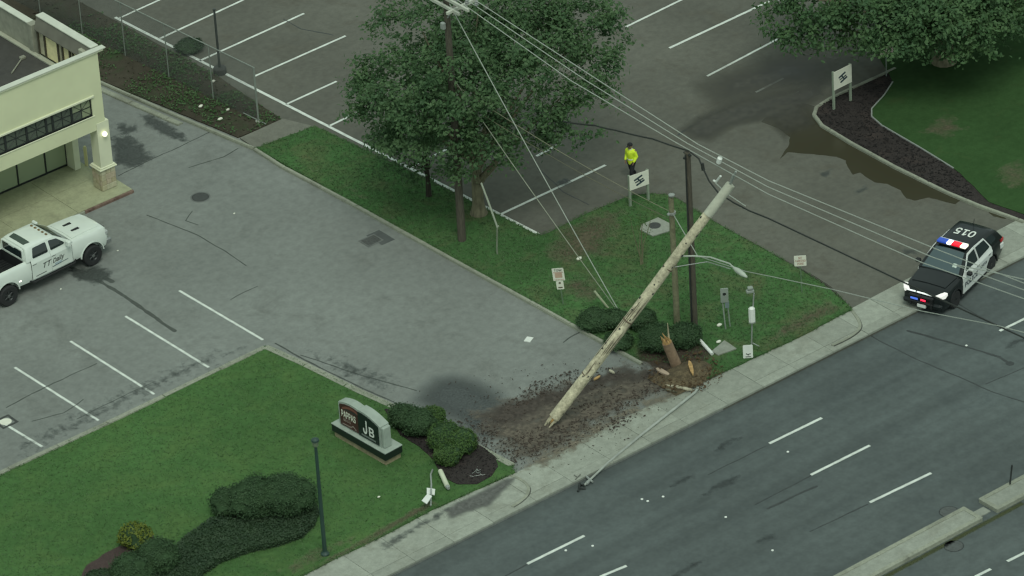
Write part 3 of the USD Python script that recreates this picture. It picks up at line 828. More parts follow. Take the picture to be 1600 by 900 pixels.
# facade slab with an opening for the transom strip
xt0, xt1 = XW + 1, -7.86
fac = sbox(XW, ZSOF, XE, ZTOP).difference(sbox(xt0, ZT0, xt1, ZT1))
m = slab(fac, 0, 0.24)
m.apply_transform(np.array([[1, 0, 0, 0], [0, 0, -1, YF + 0.24], [0, 1, 0, 0], [0, 0, 0, 1.0]]))
bp("wall", m, STUCCO, label="beige stucco front wall")
bp("column", bx(-7.76, -7.14, YF - 0.02, YF + 0.56, 1.2, ZSOF + 0.3), STUCCO2)
pl = bp("column_base", bx(-7.80, -7.06, 18.33, 19.0, 0.15, 1.16), mat("base_mortar", (0.30, 0.29, 0.19), 0.9), label="stone faced column base")
STONE = [mat(f"base_stone_{k}", c, 0.85, var=0.15, scale=6, bump=0.4) for k, c in enumerate([(0.40, 0.38, 0.25), (0.36, 0.33, 0.21), (0.43, 0.42, 0.29), (0.40, 0.35, 0.25)])]
z = 0.16
for row, hgt in enumerate((0.26, 0.22, 0.28, 0.22)):
    for side in ("f", "l"):
        L0, L1 = ((-7.80, -7.06) if side == "f" else (18.33, 19.0))
        cuts = np.linspace(L0, L1, 3 + (row % 2)) if row % 2 else np.array([L0, L0 + 0.3 * (L1 - L0), L1])
        for a, c in zip(cuts[:-1], cuts[1:]):
            q = bx(a + 0.008, c - 0.008, 18.305, 18.36, z + 0.006, z + hgt - 0.006, 0.012) if side == "f" else bx(-7.825, -7.78, a + 0.008, c - 0.008, z + 0.006, z + hgt - 0.006, 0.012)
            part(pl, "stone_block", q, STONE[int(rng.integers(0, 4))], world=True)
    z += hgt
bp("column_cap", cat(bx(-7.88, -6.98, 18.25, 19.08, 1.16, 1.23, 0.02), bx(-7.84, -7.02, 18.29, 19.04, 1.23, 1.30, 0.03)), STUCCO2)
bp("trim", bx(xt0 - 0.1, xt1 + 0.12, YF - 0.07, YF + 0.1, ZT1 + 0.0, ZT1 + 0.09, 0.01), STUCCO2)
bp("sill", bx(xt0 - 0.1, xt1 + 0.08, YF - 0.03, YF + 0.1, ZT0 - 0.05, ZT0, 0.01), STUCCO2)
cop = [bx(XW, XE + 0.38, YF - 0.10, YF + 0.20, ZTOP, ZTOP + 0.06, 0.015), bx(XW, XE + 0.26, YF - 0.07, YF + 0.25, ZTOP - 0.08, ZTOP, 0.01)]
bp("coping", cop[0], mat("coping_metal", (0.50, 0.53, 0.44), 0.5, var=0.08), label="pale front coping")
bp("cornice", cop[1], STUCCO2)
bp("beam_soffit", bx(XW, XE, YF + 0.242, YS + 0.1, ZSOF + 0.02, ZSOF + 0.12), STUCCO2)
# transom windows: frames, muntins and panes
GLASSD = glass_mat("transom_glass", (0.075, 0.095, 0.07), 0.12)
GLASSL = glass_mat("bright_transom_glass", (0.24, 0.28, 0.17), 0.15)
GLASSS = glass_mat("shopfront_glass", (0.30, 0.36, 0.23), 0.1)
edges = [xt1]
for w in (1.02, 0.98, 0.34, 1.0, 1.1, 0.95, 0.4, 1.0, 1.0, 1.0):
    edges.append(edges[-1] - w)
for i, (x1, x0) in enumerate(zip(edges[:-1], edges[1:])):
    fr = bp("transom_window", cat(bx(x0, x0 + 0.05, YF + 0.06, YF + 0.14, ZT0, ZT1), bx(x1 - 0.05, x1, YF + 0.06, YF + 0.14, ZT0, ZT1), bx(x0 + 0.05, x1 - 0.05, YF + 0.06, YF + 0.14, ZT0, ZT0 + 0.05), bx(x0 + 0.05, x1 - 0.05, YF + 0.06, YF + 0.14, ZT1 - 0.05, ZT1)), DARKM)
    xm, zm = (x0 + x1) / 2, (ZT0 + ZT1) / 2
    wide = x1 - x0 > 0.5
    xs = [x0 + 0.05, xm, x1 - 0.05] if wide else [x0 + 0.05, x1 - 0.05]
    for a, c in zip(xs[:-1], xs[1:]):
        for z0, z1 in ((ZT0 + 0.05, zm), (zm, ZT1 - 0.05)):
            lit = (i == 0 and not (a < xm - 0.1 and z0 < zm - 0.01)) or meshkit.noise(np.array([a * 5.1, z0 * 3.3, 0]), 2) > 0.75
            part(fr, "pane", bx(a, c, YF + 0.095, YF + 0.105, z0, z1), GLASSL if lit else GLASSD, world=True)
    if wide:
        part(fr, "muntin", bx(xm - 0.014, xm + 0.014, YF + 0.075, YF + 0.094, ZT0 + 0.05, ZT1 - 0.05), DARKM, world=True)
        for s1, s2 in ((1, 1), (1, -1)):
            hx, hz = (x1 - x0) / 2 - 0.06, (ZT1 - ZT0) / 2 - 0.06
            p0, p1 = np.array([xm - hx, YF + 0.085, zm - s2 * hz]), np.array([xm + hx, YF + 0.085, zm + s2 * hz])
            part(fr, "muntin", tube([p0, p1], 0.011, 4), DARKM, world=True)
        ring = lathe([(0.12, -0.012), (0.15, -0.012), (0.15, 0.012), (0.12, 0.012)], 14, "y")
    part(fr, "muntin", bx(x0 + 0.05, x1 - 0.05, YF + 0.072, YF + 0.092, zm - 0.014, zm + 0.014), DARKM, world=True)
bp("transom_box", bx(xt0, xt1, YF + 0.16, YF + 0.23, ZT0, ZT1), DARKM, label="dark backing of the transom strip")
# shop front, set back under the beam
sx = [-7.60, -8.70, -10.16, -11.6, -13.05, -14.5, -16.0, -17.5, -19.0]
bp("shopfront_wall", bx(XW, sx[-1], YS, YS + 0.2, 0.13, ZSOF + 0.02), STUCCO2)
for x1, x0 in zip(sx[:-1], sx[1:]):
    fr = bp("shopfront_window", cat(bx(x0, x0 + 0.035, YS - 0.03, YS + 0.05, 0.15, 3.1), bx(x1 - 0.035, x1, YS - 0.03, YS + 0.05, 0.15, 3.1), bx(x0 + 0.035, x1 - 0.035, YS - 0.03, YS + 0.05, 0.15, 0.23), bx(x0 + 0.035, x1 - 0.035, YS - 0.03, YS + 0.05, 2.2, 2.26)), DARKM)
    part(fr, "pane", bx(x0 + 0.035, x1 - 0.035, YS, YS + 0.02, 0.23, 2.2), GLASSS, world=True)
    part(fr, "pane", bx(x0 + 0.035, x1 - 0.035, YS, YS + 0.02, 2.26, 3.1), GLASSS, world=True)
bp("shopfront_wall", bx(-19, -7.6, YS + 0.06, YS + 0.2, 0.13, ZSOF + 0.02), DARKM)
bp("end_wall", bx(-7.598, XE, YS - 0.62, 40, 0.13, ZTOP - 2.0), STUCCO2, label="east end wall")
bp("rear_wall", bx(XW, XE, 39.7, 40, 0.0, 5.0), STUCCO2)
ZR0 = 5.0
bp("roof", bx(XW, XE - 0.3, YF + 0.242, 39.7, ZR0 - 0.1, ZR0), ground_mat("roof_felt", (0.05, 0.05, 0.044), (0.035, 0.036, 0.034), fine=0.15, big=0.25), label="dark flat felt roof")
# tall corner parapet with bare back framing, then a lower membrane parapet
PY = 22.75
bp("parapet", bx(XE - 0.10, XE, YF + 0.242, PY, ZR0, ZTOP), mat("parapet_back", (0.10, 0.095, 0.06), 0.9, var=0.2), label="tall side parapet with unfinished back")
bp("coping", bx(XE - 0.14, XE + 0.26, YF + 0.28, PY, ZTOP, ZTOP + 0.07, 0.015), mat("coping_metal", 0), label="side coping")
slope = loft(np.array([[[XE - 0.10, y, ZTOP - 0.02], [XE - 0.30, y, ZTOP - 0.56], [XE - 0.30, y, ZTOP - 0.60], [XE - 0.10, y, ZTOP - 0.60]] for y in (YF + 0.26, PY)]))
bp("sloped_flashing", slope, mat("flashing_grey", (0.135, 0.135, 0.105), 0.7, var=0.12), label="grey sloped sheet under the side coping")
PLY = mat("bare_plywood", (0.66, 0.61, 0.34), 0.85, var=0.15, scale=3, bump=0.2)
PLY2 = mat("grey_plywood", (0.36, 0.345, 0.23), 0.85, var=0.2, scale=3, bump=0.2)
ys = [PY - 0.05, 22.2, 21.2, 20.85, 20.3, 20.05, 19.4, 19.0]
for i, (y1, y0) in enumerate(zip(ys[:-1], ys[1:])):
    bp("plywood_panel", bx(XE - 0.14, XE - 0.102, y0 + 0.05, y1 - 0.05, ZR0 + 0.12, ZTOP - 0.67), PLY if i in (1, 3, 5) else PLY2)
    bp("stud", bx(XE - 0.20, XE - 0.102, y1 - 0.05, y1 + 0.04, ZR0 + 0.1, ZTOP - 0.66), mat("stud_wood", (0.06, 0.055, 0.035), 0.9))
bp("cant_strip", bx(XE - 0.42, XE - 0.21, YF + 0.26, PY + 8, ZR0, ZR0 + 0.10, 0.02), mat("membrane_pale", (0.34, 0.355, 0.27), 0.7, var=0.1))
MEM = mat("membrane_grey", (0.25, 0.26, 0.20), 0.8, var=0.2, scale=2, bump=0.2)
bp("parapet", bx(XE - 0.2, XE + 0.02, PY + 0.55, 40, ZR0 - 2, 6.36), MEM, label="lower grey membrane parapet")
bp("parapet_end", bx(XE - 0.30, XE + 0.10, PY + 0.2, PY + 0.56, ZR0 - 2, 6.42, 0.02), MEM)
bp("coping", bx(XE - 0.26, XE + 0.08, PY + 0.57, 40, 6.36, 6.42, 0.01), mat("coping_metal", 0), label="lower side coping")
bp("roof_vent", cat(bx(-8.3, -8.05, 22.9, 23.1, ZR0, ZR0 + 0.12, 0.02), tube([[-8.2, 23, ZR0 + .05], [-9.3, 22.2, ZR0 + 0.05]], 0.03, 6)), MEM)
bp("roof_box", bx(-7.62, -7.42, 19.0, 19.35, ZTOP - .6, ZTOP - 0.2, 0.02), mat("membrane_pale", 0), label="small pale vent box at the parapet corner")
lamp = bp("wall_lamp", lathe([(0.05, 0), (0.06, 0.02), (0.06, 0.06)], 12, "y").apply_translation([-7.46, YF - 0.0, 2.92]), DARKM)
gl = trimesh.creation.icosphere(2, 0.115)
gl.apply_translation([-7.46, YF - 0.13, 2.92])
part(lamp, "globe", gl, lamp_mat("lamp_globe", (1.0, 1.0, 0.72), 0.9), world=True, smooth=True)
# covered walkway of the building
wk = thing("walkway", "raised beige concrete walkway under the building's overhang with faded red kerb", "walkway", kind="structure")
WALKB = ground_mat("walkway_concrete", (0.30, 0.32, 0.20), (0.24, 0.25, 0.16), fine=0.1, big=0.1)
cuts = [XW, -19.5, -15.6, -12.4, -9.6, -6.75]
for x0, x1 in zip(cuts[:-1], cuts[1:]):
    outline = sbox(x0 + 0.008, 17.62, x1 - 0.008, 19.6)
    part(wk, "slab", slab(outline, -0.1, 0.142 + 0.004 * rng.random()), WALKB)
    part(wk, "slab", slab(sbox(x0 + 0.008, 19.615, min(x1, -7.0) - 0.008, YS + 0.05), -0.1, 0.142), WALKB)
part(wk, "red_kerb", bx(-9.3, -6.74, 17.52, 17.615, -0.1, 0.14, 0.02), mat("faded_red_paint", (0.13, 0.075, 0.06), 0.8, var=0.35, scale=3, col2=(0.24, 0.17, 0.13)))
part(wk, "kerb", bx(XW, -9.31, 17.52, 17.615, -0.1, 0.14, 0.02), KERB)
bo = thing("bollard", "pale yellow post seen through the opening beside the column", "bollard", G(136, 262, 0))
part(bo, "post", lathe([(0.075, 0), (0.075, 1.0), (0.05, 1.08), (0, 1.1)], 14), mat("bollard_yellow", (0.50, 0.48, 0.24), 0.7), smooth=30)
part(bo, "footing", lathe([(0.12, 0), (0.12, 0.03), (0.08, 0.04)], 14), WALK[1])

# ---- drain inlets and covers
IRON = mat("cast_iron", (0.045, 0.05, 0.046), 0.65, var=0.25, scale=14, bump=0.3)
mh = thing("manhole", "round dark manhole cover in the driveway near the building", "manhole cover", G(313, 308, 0.0))
part(mh, "cover", lathe([(0.36, 0.0), (0.36, 0.010), (0.0, 0.012)], 28), IRON)
part(mh, "ring", lathe([(0.44, 0.0), (0.44, 0.007), (0.375, 0.007), (0.375, 0.0)], 28), mat("grey_iron", (0.11, 0.12, 0.11), 0.7, var=0.2))
gi = thing("storm_grate", "square dark storm drain grate in the middle of the driveway", "drain grate", (*G(580, 376, 0)[:2], 0))
part(gi, "frame", slab(sbox(-0.42, -0.36, 0.42, 0.36).difference(sbox(-0.34, -0.28, 0.34, 0.28)), 0, 0.012), mat("grey_iron", 0))
for k in range(9):
    part(gi, "bar", bx(-0.335, 0.335, -0.27 + k * 0.065, -0.235 + k * 0.065, 0.0, 0.010), IRON)
part(gi, "patch", slab(rough_edge(sbox(0.10, -0.62, 0.78, 0.48).difference(sbox(-0.43, -0.37, 0.43, 0.37)), 0.03, 0.1, 2, 3), 0, 0.006), mat("patch_asphalt", (0.075, 0.085, 0.08), 0.9, var=0.15))
gi = thing("drain_inlet", "square drain inlet with pale lid by the left edge stall line", "drain inlet", (*G(9, 659, 0)[:2], 0))
part(gi, "frame", slab(sbox(-0.38, -0.38, 0.38, 0.38).difference(sbox(-0.28, -0.28, 0.28, 0.28)), 0, 0.012), IRON)
part(gi, "lid", slab(Point(0, 0).buffer(0.24), 0, 0.01), WHITES)
hp = thing("manhole", "hexagonal concrete pad with a small dark manhole on the verge", "manhole pad", (*G(1023, 354, ZG)[:2], ZG))
c0 = G(1023, 354, ZG)[:2]
hexp = Polygon([G(a, c, ZG)[:2] - c0 for a, c in [(1003, 352), (1028, 341), (1046, 350), (1046, 362), (1020, 370), (1000, 360)]])
part(hp, "pad", slab(hexp, -0.1, 0.05), WALK[1])
part(hp, "cover", lathe([(0.26, 0.05), (0.26, 0.06), (0, 0.062)], 22), IRON)
jp = thing("concrete_pad", "small tilted concrete pad beside the white pipe near the sidewalk", "concrete slab", (*G(1131, 544, ZG)[:2], ZG))
c0 = G(1131, 544, ZG)[:2]
part(jp, "pad", slab(Polygon([G(a, c, ZG)[:2] - c0 for a, c in [(1112, 550), (1132, 533), (1151, 546), (1122, 556)]]), -0.1, 0.05), WALK[1])

# ================================================================== TREES AND SHRUBS
def lobed_crown(lobes, size, seed, per=900, shell=0.5, tilt=0.5, aspect=0.62):
    C, D = [], []
    for k, (c, rad, *w) in enumerate(lobes):
        rad = np.broadcast_to(np.asarray(rad, float), (3,))
        n = int(per * (rad[0] * rad[1] + rad[1] * rad[2] + rad[0] * rad[2]) / 3 * (w[0] if w else 1))
        # each lobe is made of twigs: leaf sprays round twig ends
        p, d = lobe_points(c, rad, max(8, n // 14), seed + k, shell)
        r = np.random.default_rng(seed * 31 + k)
        q = np.repeat(p, 14, 0) + r.normal(0, 1, (len(p) * 14, 3)) * np.array([0.24, 0.24, 0.13])
        C.append(q)
        D.append(np.repeat(d, 14, 0) * 0.6 + [0, 0, 0.7])
    C, D = np.vstack(C), np.vstack(D)
    gap = meshkit.fbm(C * 0.85 + seed, 3, seed) + 0.25 * meshkit.fbm(C * 3.1, 2, seed + 9)
    keep = gap > np.quantile(gap, 0.24)
    C, D = C[keep], D[keep]
    return leaves(C, D, size, aspect, seed, tilt)


def limbs(base, tops, r0, seed, wob=0.25):
    """Tapered trunk that splits into limbs running to the given points."""
    r = np.random.default_rng(seed)
    ms = []
    fork = np.asarray(base) + [0.05, 0.05, 0]
    for i, t in enumerate(tops):
        t = np.asarray(t, float)
        fz = base[2] + (t[2] - base[2]) * r.uniform(0.2, 0.42)
        f = np.array([base[0], base[1], fz]) + [0.12 * math.sin(i), 0.12 * math.cos(i * 2), 0]
        k = np.linspace(0, 1, 7)[:, None]
        pts = f + (t - f) * k + np.c_[r.normal(0, wob, (7, 2)), r.normal(0, wob * 0.5, 7)] * (k * (1.2 - k)) + np.array([0, 0, 0.5]) * (k * (1 - k))
        ms.append(tube(pts, np.linspace(r0 * 0.42, r0 * 0.1, 7), 7))
    return ms


oak_base = np.array([2.75, 5.59, 0.08])
oak = thing("oak_tree", "big green oak tree with spreading crown in the middle of the photograph", "tree", oak_base)
spec = [(745, 20, 2.3, 0.5), (660, 50, 1.7, 0), (615, 95, 1.1, -0.5), (600, 165, 1.35, -1.2), (640, 150, 2.1, -2.2), (715, 130, 2.4, -2.6), (795, 120, 2.1, -1.5), (855, 70, 2.0, 0.8), (910, 45, 1.7, 1.5), (930, 100, 1.3, 0.8),
        (700, 205, 1.9, -2.0), (640, 215, 1.5, -1.5), (760, 215, 1.6, -1.2), (820, 190, 1.4, -0.5), (880, 150, 1.3, 0.2), (690, -20, 1.8, 1.5), (810, 0, 1.8, 2.2), (870, -10, 1.5, 2.4), (740, 80, 2.3, 2.0), (670, 110, 2.0, 1.6), (800, 60, 2.1, 2.4), (555, 175, 0.6, -1), (560, 145, 0.7, -0.5), (600, 45, 0.8, 0), (570, 100, 0.5, 0), (960, 60, 0.8, 1.2), (950, 15, 0.8, 1.2), (610, 10, 0.7, 0.5),
        (600, 205, 0.9, -0.6), (575, 130, 0.9, 0), (790, 250, 0.75, -0.6), (715, 262, 0.8, -0.8), (940, 150, 0.85, 0.5)]
lob = [(near(px, py, oak_base + [0, 0, 6], d), (rr, rr, rr * 0.85)) for px, py, rr, d in spec]
for px, py, rr, d, w in [(895, 200, 0.85, 0.2, 1.0), (935, 195, 0.75, 0.3, 0.9), (955, 185, 0.5, 0.3, 0.9), (915, 225, 0.4, 0.3, 0.9), (860, 225, 0.6, 0.3, 0.9), (835, 215, 0.8, 0.2, 0.9), (905, 165, 0.8, 0.2, 1.0), (870, 190, 0.8, 0.2, 1.0)]:
    lob.append((near(px, py, oak_base + [0, 0, 6], d), (rr, rr, rr * 0.8), w))
part(oak, "crown", lobed_crown(lob, 0.18, 41, per=800), LEAF_DARK, world=True)
tops = [lob[k][0] for k in (0, 1, 3, 4, 5, 6, 7, 8, 10, 12, 13, 14, 17, 18, 19)]
tr = tube([oak_base + [0, 0, -0.2], oak_base + [0, 0, 0.15], oak_base + [0.02, 0.02, 0.5], oak_base + [0.05, 0.04, 1.8], oak_base + [0.1, 0.1, 3.6]], [0.48, 0.34, 0.26, 0.23, 0.19], 12)
part(oak, "trunk", tr, BARK, world=True, smooth=40)
for t in limbs(oak_base, tops, 0.27, 5):
    part(oak, "branch", t, BARK, world=True, smooth=40)
sb_ = G(670, 306, 0.09)
sm = thing("oak_tree", "small tree with thin dark trunk at the left of the big oak", "tree", sb_)
sl = [(near(px, py, sb_ + [0, 0, 2.5], d), (rr, rr, rr * 0.8)) for px, py, rr, d in [(640, 205, 1.3, 0), (675, 240, 0.95, -0.3), (610, 225, 0.9, 0.3), (640, 255, 0.7, -0.2), (620, 185, 1.1, 0.4), (670, 190, 1.2, 0.3), (695, 265, 0.55, -0.2), (600, 260, 0.4, 0), (650, 275, 0.4, 0)]]
part(sm, "crown", lobed_crown(sl, 0.17, 77, per=800), LEAF_DARK, world=True)
part(sm, "trunk", tube([sb_ + [0, 0, -0.1], sb_ + [0.02, 0, 0.8], sb_ + [0.0, 0.06, 1.8], sb_ + [0.1, 0.1, 3.4]], [0.13, 0.105, 0.09, 0.05], 9), mat("dark_bark", (0.035, 0.033, 0.022), 0.95, var=0.3), world=True, smooth=40)
for t in limbs(sb_ + [0, 0, 0.6], [x[0] for x in sl[:6]], 0.1, 9, 0.1):
    part(sm, "branch", t, mat("dark_bark", 0), world=True, smooth=40)

fb = np.array([*G(1475, 96, ZG)[:2], ZG])
fo = thing("oak_tree", "large dark tree overhanging the far lawn at the upper right", "tree", fb)
fl = []
for px, py, rr, d in [(1230, 30, 1.3, 0.5), (1280, 0, 2.0, 0), (1300, 45, 1.4, -0.8), (1350, 20, 2.1, -1.5), (1410, 0, 2.4, -1), (1400, 50, 1.7, -2.4), (1460, 30, 2.3, -2.6), (1530, 10, 2.4, -2), (1540, 50, 1.7, -2.4), (1590, 0, 2.2, 0), (1600, 40, 1.2, -1), (1340, -50, 2.4, 1), (1430, -60, 2.8, 1.5),
                      (1520, -60, 2.8, 1), (1260, -50, 2.0, 1.5), (1240, 60, 0.8, 0), (1290, 74, 0.6, -0.6), (1350, 66, 0.9, -1), (1455, 75, 0.8, -2), (1510, 72, 0.9, -2), (1215, -5, 1.0, 1), (1640, -20, 2.2, 1), (1420, 20, 2.6, 2), (1520, 20, 2.6, 2), (1480, -10, 2.6, 0)]:
    fl.append((near(px, py, fb + [0, 0, 5], d), (rr, rr, rr * 0.8)))
part(fo, "crown", lobed_crown(fl, 0.20, 141, per=680), LEAF_FAR, world=True)
part(fo, "trunk", tube([fb + [0, 0, -0.2], fb + [0, 0, 0.2], fb + [0.05, 0, 0.7], fb + [0, 0.1, 2.2], fb + [0.1, 0.2, 4.0]], [0.7, 0.5, 0.38, 0.33, 0.26], 12), BARK, world=True, smooth=40)
for t in limbs(fb, [x[0] for x in fl[1:14]], 0.34, 15):
    part(fo, "branch", t, BARK, world=True, smooth=40)


def shrub(px, py, rx, h, m, label, seed, z=ZG, size=0.075, n=2600, name="shrub", group=None, ry=None, rough=0.3):
    """A clipped shrub: short stems, a dark inside and a close coat of small leaves. px, py: where its foot stands."""
    base = G(px, py, z)
    t = thing(name, label, "shrub", base, group=group)
    ry = ry or rx
    c = np.array([0, 0, h * 0.52])
    rad = np.array([rx, ry, h * 0.52])
    r = np.random.default_rng(seed)
    d = r.normal(size=(n, 3))
    d /= np.linalg.norm(d, axis=1, keepdims=True)
    k = 1 + rough * 2 * (meshkit.fbm(d * 2.0 + seed, 3, seed) - 0.5) + 0.05 * r.normal(size=n) + 0.22 * (r.random(n) > 0.94) * r.random(n)
    p = c + d * rad * k[:, None]
    p[:, 2] = np.maximum(p[:, 2], 0.03)
    gp = meshkit.fbm(p * 3.2 + seed, 2, seed) > 0.36
    part(t, "foliage", leaves(p[gp], d[gp] + [0, 0, 0.25], size, 0.65, seed, 0.6), m)
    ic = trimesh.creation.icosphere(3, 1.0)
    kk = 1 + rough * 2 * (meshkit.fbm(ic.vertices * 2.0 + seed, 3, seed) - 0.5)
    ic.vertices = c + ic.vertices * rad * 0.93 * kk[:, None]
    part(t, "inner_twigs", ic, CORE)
    for q in range(3):
        a = q * 2.1 + seed
        part(t, "stem", tube([[0.05 * math.cos(a), 0.05 * math.sin(a), -0.1], [0.25 * rx * math.cos(a), 0.25 * rx * math.sin(a), h * 0.4]], [0.03, 0.02], 6), BARK)
    return t


shrub(632, 664, 0.62, 0.85, LEAF_BUSH, "dark rounded shrub right behind the monument sign's end", 201)
shrub(655, 675, 0.72, 0.95, LEAF_BUSH, "rounded green shrub in the middle of the first clump beside the sign", 202)
shrub(677, 664, 0.5, 0.75, LEAF_LIT, "small yellow-green shrub at the driveway end of the first clump", 203)
shrub(697, 700, 0.72, 1.0, LEAF_LIT, "bright green clipped shrub at the back of the second clump", 204)
shrub(722, 704, 0.6, 0.85, LEAF_LIT, "bright yellow-green shrub of the second clump nearest the driveway", 205)
shrub(701, 722, 0.55, 0.75, LEAF_LIT, "low green shrub of the second clump nearest the white cylinder", 206)
shrub(357, 800, 0.72, 0.95, LEAF_BUSH, "small dark shrub at the left end of the mound above the hedge crescent", 207)
shrub(400, 801, 1.05, 1.35, LEAF_BUSH, "broad dark shrub in the middle of the mound above the hedge crescent", 208, n=4500)
shrub(447, 797, 1.15, 1.4, LEAF_BUSH, "large dark shrub of the mound nearest the lamp post", 209, n=4500)
shrub(213, 852, 0.62, 0.85, LEAF_YEL, "round yellow-flowering shrub at the bed's upper edge", 210, size=0.10, n=1500, rough=0.3)
shrub(248, 887, 0.85, 1.05, LEAF_BUSH, "dark dome shrub right beside the yellow shrub", 211, n=3500)
shrub(210, 905, 0.85, 0.95, LEAF_BUSH, "dark dome shrub at the bottom left in the brown bed", 212, n=3500)
shrub(160, 915, 0.6, 0.5, LEAF_COVER, "low shrub at the very bottom left corner of the brown bed", 213)
shrub(930, 510, 0.72, 0.65, LEAF_BUSH, "leafy low shrub by the driveway kerb left of the leaning pole", 214, rough=0.35)
shrub(962, 508, 0.6, 0.6, LEAF_BUSH, "small dark shrub at the guy wire anchor", 215)
shrub(1003, 510, 0.6, 0.7, LEAF_BUSH, "dark shrub just right of the leaning pole", 216)
shrub(967, 540, 0.58, 0.5, LEAF_BUSH, "low dark shrub beside the broken kerb end left of the leaning pole", 217)
shrub(1030, 542, 0.82, 0.85, LEAF_BUSH, "broad dark shrub behind the broken pole stump", 218, n=4000)
shrub(295, 76, 0.6, 0.3, LEAF_COVER, "low dark weedy bush behind the fence on the far lot's painted edge", 220, rough=0.5)
shrub(1070, 536, 0.68, 0.75, LEAF_BUSH, "dark shrub at the foot of the dark upright pole", 219, n=3500)
# crescent of ground cover and its brown bed
cres = GP([(212, 905), (262, 866), (290, 838), (330, 810), (348, 808), (385, 815), (430, 808), (470, 795), (490, 781), (497, 795), (490, 815), (470, 835), (430, 848), (385, 858), (345, 873), (318, 890), (305, 912), (260, 940), (190, 940)], 0.3)
hg = thing("hedge", "low crescent hedge of dark ground cover curving round to the lamp post", "hedge", (*cres.centroid.coords[0], ZG))
r = np.random.default_rng(61)
p = scatter(cres, 9000, 62)
z = 0.3 + 0.10 * meshkit.fbm(np.c_[p * 1.6, np.zeros(len(p))], 3, 5)
rim = scatter(cres.boundary.buffer(0.05), 3500, 63)
P = np.vstack([np.c_[p, z], np.c_[rim, r.uniform(0.08, 0.36, len(rim))]])
part(hg, "foliage", leaves(P, np.tile([0, 0, 1.0], (len(P), 1)), 0.085, 0.65, 64, 0.6), LEAF_COVER, world=True)
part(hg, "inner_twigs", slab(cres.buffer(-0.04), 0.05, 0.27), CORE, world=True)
for k, pts in enumerate([[(135, 885), (160, 868), (200, 848), (235, 832), (262, 866), (215, 905), (150, 940), (120, 915)], [(332, 795), (345, 770), (400, 755), (470, 760), (490, 781), (470, 798), (430, 809), (385, 815), (345, 808)]]):
    bd = thing("mulch_bed", ["brown mulch bed at the bottom left under the dark domes", "reddish mulch bed under the dark mound inside the crescent"][k], "mulch bed", kind="structure")
    part(bd, "mulch", slab(rough_edge(GP(pts, ZG), 0.08, 0.15, 12 + k), 0.0, ZG + 0.035), ground_mat("red_mulch", (0.055, 0.038, 0.034), (0.075, 0.05, 0.045), fine=0.4, bump=1.0) if "red_mulch" not in LOOKS else LOOKS["red_mulch"])
bd = thing("mulch_bed", "dark brown mulch bed with shrubs between the sign and the driveway", "mulch bed", kind="structure")
bpoly = GP([(600, 640), (640, 640), (700, 672), (755, 700), (776, 715), (778, 730), (768, 745), (745, 757), (715, 757), (690, 745), (678, 720), (655, 698), (625, 680)], ZG)
part(bd, "mulch", slab(rough_edge(bpoly, 0.06, 0.15, 15), 0.0, ZG + 0.03), MULCH)
part(bd, "mulch_chips", chips(scatter(bpoly, 500, 66), ZG + 0.03, 0.03, 0.1, 67), LOOKS["mulch_bits"], kind="stuff")
tw = [tube([q, q + np.array([r.normal(0, .12), r.normal(0, .12), 0.02])], 0.008, 4) for q in [np.array([*G(744 + r.normal(0, 5), 738 + r.normal(0, 7), 0.15)[:2], 0.15]) for _ in range(14)]]
single("twigs", tw, STEEL, "pale broken twigs lying on the brown mulch bed by the driveway", "twigs", kind="stuff")
# bare sapling
sp = G(1003, 413, ZG)
sa = thing("sapling", "thin bare sapling with several stems beside the hexagonal pad", "sapling", sp)
for k, (px, py, d) in enumerate([(996, 352, 0.1), (1005, 345, -0.1), (1018, 328, 0.2), (985, 340, 0.0), (1000, 335, 0.2)]):
    t = vnear(px, py, sp, d) - sp
    part(sa, "stem", tube([[0.03 * k - 0.06, 0, -0.05], t * 0.35 + [0.05 * math.sin(k * 2), 0.05, 0.1], t * 0.7 + [0.06 * math.cos(k * 3), 0, 0.05], t], [0.022, 0.018, 0.012, 0.006], 5), mat("sapling_bark", (0.15, 0.15, 0.085), 0.9, var=0.2))
q = np.vstack([vnear(a, c, sp, 0.1) - sp + np.random.default_rng(k).normal(0, 0.13, (26, 3)) for k, (a, c) in enumerate([(996, 355), (1005, 347), (1016, 330), (985, 342), (1000, 338), (975, 350), (1010, 365)])])
part(sa, "leaf_sprays", leaves(q, np.tile([0, 0, 1.0], (len(q), 1)), 0.09, 0.5, 70), LEAF_LIT, kind="stuff")

# ================================================================== POLES AND WIRES
def pole(name, label, base, top, r0, r1, m, cat_="utility pole", n=14):
    base, top = np.asarray(base, float), np.asarray(top, float)
    t = thing(name, label, cat_, base)
    L = top - base
    part(t, "shaft", tube([-0.04 * L, 0.0 * L, 0.25 * L, 0.5 * L, 0.75 * L, L], np.linspace(r0, r1, 6), n), m, smooth=40)
    return t


def beam(p, q, w, h):
    """Square bar from p to q."""
    p, q = np.asarray(p, float), np.asarray(q, float)
    d = q - p
    L = np.linalg.norm(d)
    d /= L
    s = np.cross(d, [0, 0, 1.0])
    s = s / np.linalg.norm(s) if np.linalg.norm(s) > 1e-6 else np.array([1.0, 0, 0])
    u = np.cross(s, d)
    b = trimesh.creation.box([L, w, h])
    M = np.eye(4)
    M[:3, 0], M[:3, 1], M[:3, 2], M[:3, 3] = d, s, u, (p + q) / 2
    b.apply_transform(M)
    if b.volume < 0:
        b.invert()
    return b


